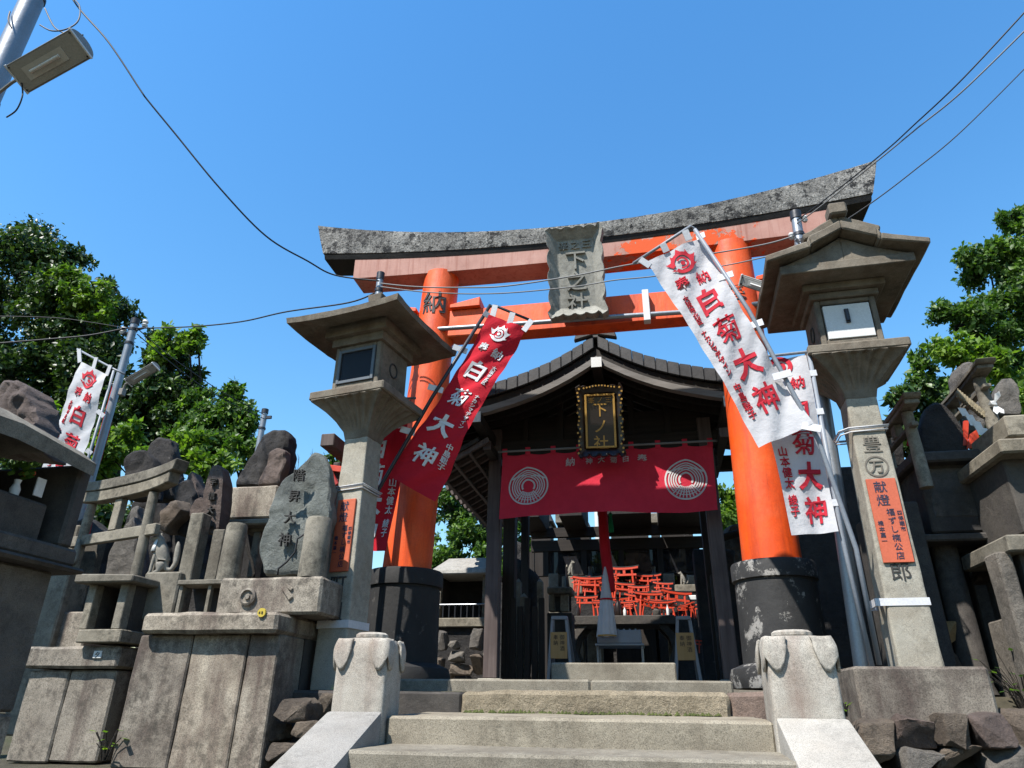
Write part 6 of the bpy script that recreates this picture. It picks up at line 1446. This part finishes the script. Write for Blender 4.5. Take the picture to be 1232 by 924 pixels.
# backing stones of the left field
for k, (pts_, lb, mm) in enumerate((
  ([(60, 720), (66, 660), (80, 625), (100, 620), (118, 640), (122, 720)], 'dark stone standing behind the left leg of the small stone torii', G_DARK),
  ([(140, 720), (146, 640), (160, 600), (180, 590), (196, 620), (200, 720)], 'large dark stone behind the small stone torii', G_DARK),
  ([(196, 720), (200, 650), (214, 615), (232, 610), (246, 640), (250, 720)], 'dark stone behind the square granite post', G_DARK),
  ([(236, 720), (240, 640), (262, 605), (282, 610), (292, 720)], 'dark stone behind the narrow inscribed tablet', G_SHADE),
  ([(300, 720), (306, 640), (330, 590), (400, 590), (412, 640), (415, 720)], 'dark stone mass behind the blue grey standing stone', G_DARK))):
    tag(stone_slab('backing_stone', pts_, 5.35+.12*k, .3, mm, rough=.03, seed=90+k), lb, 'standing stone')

# more slim stone pieces crowded together on the right
for k, (x0, x1, yt, Y, mm, lb) in enumerate(((1208, 1222, 560, 4.66, G_GREY, 'slim pale stone post in front of the right edge shrine'), (1182, 1192, 560, 5.6, G_GREY, 'slim grey stone post behind the shaded altar'), (1122, 1131, 655, 5.5, G_GREY, 'slim stone post seen under the shaded altar'), (1150, 1160, 640, 5.8, G_GREY, 'second slim stone post seen under the shaded altar'), (1088, 1098, 690, 5.2, G_GREY, 'short stone post behind the foot of the right lantern post'))):
    blk(x0, x1, yt, yt+60, Y, .08, 'stone_post', mm, None, lb, 'post', bevel=.006, zfoot=1.6, grp='slim stone posts on the right')
for k, (pts_, Y, mm, lb) in enumerate((([(1200, 500), (1201, 470), (1208, 455), (1220, 452), (1228, 466), (1230, 500)], 5.4, G_GREY, 'grey rounded stone behind the right edge shrine'), ([(1066, 560), (1068, 530), (1076, 516), (1086, 522), (1090, 560)], 5.7, G_DARK, 'dark stone behind the small edge on torii'), ([(1176, 700), (1178, 668), (1188, 655), (1198, 664), (1202, 700)], 5.0, G_PURPLE, 'brown stone under the shaded altar'), ([(1100, 800), (1102, 770), (1112, 755), (1122, 768), (1124, 800)], 5.05, G_DARK, 'dark rock at the foot of the right lantern plinth'))):
    tag(stone_slab('grave_stone', pts_, Y, .14, mm, rough=.015, seed=120+k), lb, 'standing stone')

# moss in the joint under the rough top step
b = MB(); rn2 = random.Random(3)
for k in range(190):
    x = -1.05+1.40*rn2.random()**1.3; q = Vector((x, 4.075+.03*rn2.random(), 1.566+.004*rn2.random())); w2 = .006+.012*rn2.random()
    b.add([q+Vector((-w2, 0, 0)), q+Vector((w2, 0, 0)), q+Vector((0, .01, w2*1.3)), q+Vector((0, -w2, .004))], [(0, 1, 2), (0, 3, 1), (1, 3, 2), (0, 2, 3)])
tag(b.build('moss', MOSSG), 'thin line of moss in the joint under the rough top step', 'moss', kind='stuff')
for k, (px, py, Y, lb) in enumerate(((1018, 862, 3.98, 'tiny weed between the right newel post and the plinth'), (405, 838, 3.9, 'small weed at the foot of the left lantern plinth'))):
    weed(lb, at(px, py, Y), .07, 12)
# ================================================================ trees
def leaves(centers, radii, n, size, mat, name, parent, flat=.8, seed=0):
    r = np.random.default_rng(seed+100)
    C = np.array([tuple(c) for c in centers]); Rr = np.array(radii)
    w_ = Rr**2; idx = r.choice(len(C), n, p=w_/w_.sum())
    d = r.normal(size=(n, 3)); d /= np.linalg.norm(d, axis=1)[:, None]
    rad = r.random(n)**.42*np.where(r.random(n) < .10, 1.0+.55*r.random(n), 1.0)
    p = C[idx]+d*(rad*Rr[idx])[:, None]*np.array([1, 1, flat])
    a = r.normal(size=(n, 3)); a[:, 2] -= .25; a /= np.linalg.norm(a, axis=1)[:, None]
    nrm = d*.7+r.normal(size=(n, 3))*.7+np.array([0, 0, .45]); sd = np.cross(a, nrm); sd /= np.linalg.norm(sd, axis=1)[:, None]+1e-6
    up = np.cross(sd, a)
    s = size*(.4+1.05*r.random(n)**1.4)[:, None]
    mid = p+a*s*.5
    v = np.stack([p, mid+sd*s*.27+up*s*.07, p+a*s, mid-sd*s*.27+up*s*.07], 1).reshape(-1, 3)
    o0 = np.array(tuple(org(parent))) if parent is not None else np.zeros(3)
    v = v-o0
    me = bpy.data.meshes.new(name); me.vertices.add(4*n); me.vertices.foreach_set('co', v.ravel())
    f = np.arange(n)*4; tri = np.stack([f, f+1, f+2, f, f+2, f+3], 1).ravel()
    me.loops.add(6*n); me.loops.foreach_set('vertex_index', tri); me.polygons.add(2*n)
    me.polygons.foreach_set('loop_start', np.arange(2*n)*3); me.polygons.foreach_set('loop_total', np.full(2*n, 3))
    me.update(); me.materials.append(mat)
    o = bpy.data.objects.new(name, me); COL.objects.link(o)
    if parent is not None: o.parent = parent
    o['kind'] = 'stuff'
    return o
def tree(label, blobs, base, n, size, mat, seed=0, name='broadleaf_tree', cat='tree', clump=.42, grp='trees behind the shrine'):
    """blobs: (px, py, Y, radius_px) masses of the crown; each mass is broken into many small clumps with gaps"""
    rn = random.Random(seed); t = thing(name, label, cat, base, grp)
    cs, rs = [], []; limbs = MB(); base = Vector(base); fork = None
    big = []
    for px, py, Y, rp in blobs:
        c = at(px, py, Y); R_ = rp*(c-EYE).dot(FW)/F; big.append((c, R_))
        for k in range(int(11+rp*.16)):
            u = Vector((rn.gauss(0, 1), rn.gauss(0, 1), rn.gauss(0, 1))).normalized(); rr = R_*(.35+.6*rn.random()**.6)
            q = c+Vector((u.x*rr, u.y*rr*.8, u.z*rr)); cs.append(q); rs.append(R_*clump*(.5+.6*rn.random()))
    mean = sum((c for c, _ in big), Vector())/len(big)
    fk = Vector((base.x*.5+mean.x*.5, max(base.y, mean.y)+.7, base.z+(mean.z-base.z)*.45)); base.y += .9
    H_ = (mean-base).length; limbs.tube([base, base.lerp(fk, .5)+Vector((.03*H_, 0, 0)), fk], [.022*H_, .016*H_, .012*H_], 12)
    lm = MB()
    for c, R_ in big: lm.tube([fk-Vector((0, 0, .05)), fk.lerp(c, .35)+Vector((rn.uniform(-.5, .5)*R_, .3, .25*R_)), fk.lerp(c, .7)+Vector((rn.uniform(-.4, .4)*R_, .2, .1*R_)), c], [.008*H_, .006*H_, .004*H_, .002*H_], 7)
    for q in cs[::2]:
        c, R_ = min(big, key=lambda b: (b[0]-q).length); lm.tube([c, c.lerp(q, .6)+Vector((0, 0, .05*R_)), q], [.003*H_, .002*H_, .001*H_], 5)
    limbs.build('trunk', BARK, t, smooth=40); lm.build('limbs', BARK, t, smooth=40)['kind'] = 'stuff'
    leaves(cs, rs, n, size, mat, 'crown', t, seed=seed)
    return t
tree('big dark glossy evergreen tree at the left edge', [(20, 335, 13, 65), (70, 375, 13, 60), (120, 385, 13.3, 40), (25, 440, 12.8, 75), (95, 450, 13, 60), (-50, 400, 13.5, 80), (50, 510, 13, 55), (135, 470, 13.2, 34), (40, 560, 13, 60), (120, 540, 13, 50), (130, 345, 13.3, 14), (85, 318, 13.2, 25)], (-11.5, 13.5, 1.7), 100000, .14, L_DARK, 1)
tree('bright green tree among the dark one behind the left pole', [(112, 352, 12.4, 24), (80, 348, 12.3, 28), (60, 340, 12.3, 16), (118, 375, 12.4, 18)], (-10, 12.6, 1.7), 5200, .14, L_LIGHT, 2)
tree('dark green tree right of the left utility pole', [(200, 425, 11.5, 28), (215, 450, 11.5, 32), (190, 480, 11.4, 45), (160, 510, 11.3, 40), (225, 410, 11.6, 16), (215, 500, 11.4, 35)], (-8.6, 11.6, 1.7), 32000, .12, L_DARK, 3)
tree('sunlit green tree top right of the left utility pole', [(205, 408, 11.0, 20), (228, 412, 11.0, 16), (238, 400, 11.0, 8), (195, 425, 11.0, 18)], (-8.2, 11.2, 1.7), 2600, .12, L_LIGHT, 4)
tree('pointed dark tree in front of the distant pole', [(280, 475, 11, 13), (275, 495, 11, 24), (265, 520, 11, 32), (290, 535, 11, 30), (240, 535, 11, 28), (283, 462, 11, 6), (300, 505, 11, 14), (310, 555, 11, 26), (225, 520, 11, 26), (240, 490, 11.2, 24), (258, 500, 11.1, 22)], (-7.2, 11.2, 1.7), 22000, .105, L_MID, 5)
tree('light green shrub behind the dark rounded stones on the left', [(130, 545, 8.5, 28), (150, 520, 8.6, 20), (225, 545, 8.4, 28), (255, 560, 8.3, 24), (110, 560, 8.5, 24), (200, 560, 8.4, 30)], (-6.4, 8.7, 1.6), 11000, .10, L_LIGHT, 6, name='shrub', cat='shrub')
tree('bright shrub between the boulder and the white banner at the left edge', [(50, 500, 8.0, 26), (35, 520, 8.0, 25), (70, 525, 8.0, 18)], (-7.2, 8.1, 1.6), 4500, .10, L_LIGHT, 7, name='shrub', cat='shrub')
tree('light green tree at the right edge', [(1190, 320, 8.5, 45), (1230, 290, 8.6, 40), (1150, 400, 8.4, 42), (1205, 400, 8.5, 52), (1240, 360, 8.5, 50), (1120, 470, 8.3, 36), (1170, 470, 8.3, 44), (1225, 470, 8.4, 48), (1112, 430, 8.3, 20), (1212, 265, 8.5, 18)], (4.9, 8.8, 1.7), 40000, .07, L_MID, 8, clump=.34)
tree('yellow green maple in front of the tree at the right edge', [(1150, 420, 7.2, 28), (1180, 430, 7.2, 24), (1205, 440, 7.1, 24), (1225, 500, 7.0, 36), (1205, 540, 7.0, 30)], (3.9, 7.4, 1.7), 8000, .07, L_LIGHT, 9)
tree('dark glossy shrub behind the right lantern', [(1105, 500, 6.8, 26), (1085, 520, 6.8, 24), (1110, 470, 6.8, 14), (1130, 500, 6.9, 28), (1080, 480, 6.9, 12)], (3.0, 7.0, 1.7), 6500, .075, L_DARK, 10, name='shrub', cat='shrub')
tree('tall tree seen between the left pillar and the hall', [(540, 610, 14, 28), (570, 640, 14, 36), (535, 660, 14, 32), (590, 660, 14, 30), (545, 590, 14, 14), (600, 690, 14, 30), (520, 680, 14, 30), (620, 645, 14, 24), (640, 670, 14, 26)], (-4.4, 14.3, 1.8), 22000, .10, L_MID, 11)
tree('sunlit tree seen between the hall and the right pillar', [(880, 625, 13, 22), (900, 600, 13, 26), (870, 600, 13, 16), (985, 655, 12, 26), (965, 640, 12, 22), (1010, 660, 12, 24)], (1.6, 13.2, 1.8), 9000, .10, L_LIGHT, 12)
tree('low hedge behind the hall seen through the rear lattice', [(740, 680, 11.5, 22), (760, 690, 11.5, 22), (720, 690, 11.5, 18), (690, 690, 11.5, 18), (800, 690, 11.5, 20)], (-.6, 11.8, 1.8), 4000, .08, L_LIGHT, 13, name='shrub', cat='shrub')
tree('bush behind the blue grey standing stone', [(330, 600, 9, 22), (400, 560, 9, 14), (300, 610, 9, 20)], (-4.6, 9.2, 1.7), 3000, .09, L_MID, 14, name='shrub', cat='shrub')
# bare tree behind the blue grey stone
bt = thing('bare_tree', 'leafless thin tree behind the blue grey standing stone', 'tree', (at(375, 560, 10).x, 10, 1.7), 'trees behind the shrine')
rn = random.Random(5); tw = MB()
def twig(p, d, L_, r_, lev):
    q = p+d*L_; mid = (p+q)/2+Vector((rn.uniform(-1, 1), 0, rn.uniform(-1, 1)))*L_*.06; tw.tube([p, mid, q], [r_, r_*.8, r_*.6], 5)
    if lev:
        for k in range(3 if lev > 1 else 2): twig(p.lerp(q, .5+.5*k/2), (d+Vector((rn.uniform(-.7, .7), rn.uniform(-.4, .4), rn.uniform(-.2, .4)))).normalized(), L_*rn.uniform(.55, .75), r_*.6, lev-1)
p0 = Vector((at(375, 560, 10).x, 10, 1.7)); MB().tube([p0, p0+Vector((.05, 0, 1.2)), p0+Vector((0, 0, 2.1))], [.06, .05, .035], 8).build('trunk', BARK, bt, smooth=40)
for k in range(6): twig(p0+Vector((0, 0, 1.9)), Vector((rn.uniform(-.6, .6), 0, 1)).normalized(), .75, .02, 4)
tag(tw.build('twigs', BARK, bt), kind='stuff')
# small orange wooden pieces above the blue stone, behind the left lantern
wf = thing('red_fence', 'vermilion wooden fence rails showing behind the blue grey standing stone', 'fence', at(405, 590, 4.9))
MB().bar(at(385, 552, 4.9), at(402, 586, 4.9), .03, .09).build('rail', RED_DEEP, wf, bevel=.004); MB().bar(at(372, 560, 4.95), at(418, 566, 4.95), .03, .05).build('rail', VERM2, wf, bevel=.004)
for px in (384, 405): MB().box(at(px, 560, 4.97).x-.03, at(px, 560, 4.97).x+.03, 4.97, 5.03, 1.6, at(px, 556, 4.97).z).build('fence_post', WOOD_P, wf, bevel=.004)
c = at(403, 537, 4.7); o = MB().box(c.x-.05, c.x+.06, 4.55, 5.0, c.z-.05, c.z+.05).build('beam', WOOD_P, wf, bevel=.006)

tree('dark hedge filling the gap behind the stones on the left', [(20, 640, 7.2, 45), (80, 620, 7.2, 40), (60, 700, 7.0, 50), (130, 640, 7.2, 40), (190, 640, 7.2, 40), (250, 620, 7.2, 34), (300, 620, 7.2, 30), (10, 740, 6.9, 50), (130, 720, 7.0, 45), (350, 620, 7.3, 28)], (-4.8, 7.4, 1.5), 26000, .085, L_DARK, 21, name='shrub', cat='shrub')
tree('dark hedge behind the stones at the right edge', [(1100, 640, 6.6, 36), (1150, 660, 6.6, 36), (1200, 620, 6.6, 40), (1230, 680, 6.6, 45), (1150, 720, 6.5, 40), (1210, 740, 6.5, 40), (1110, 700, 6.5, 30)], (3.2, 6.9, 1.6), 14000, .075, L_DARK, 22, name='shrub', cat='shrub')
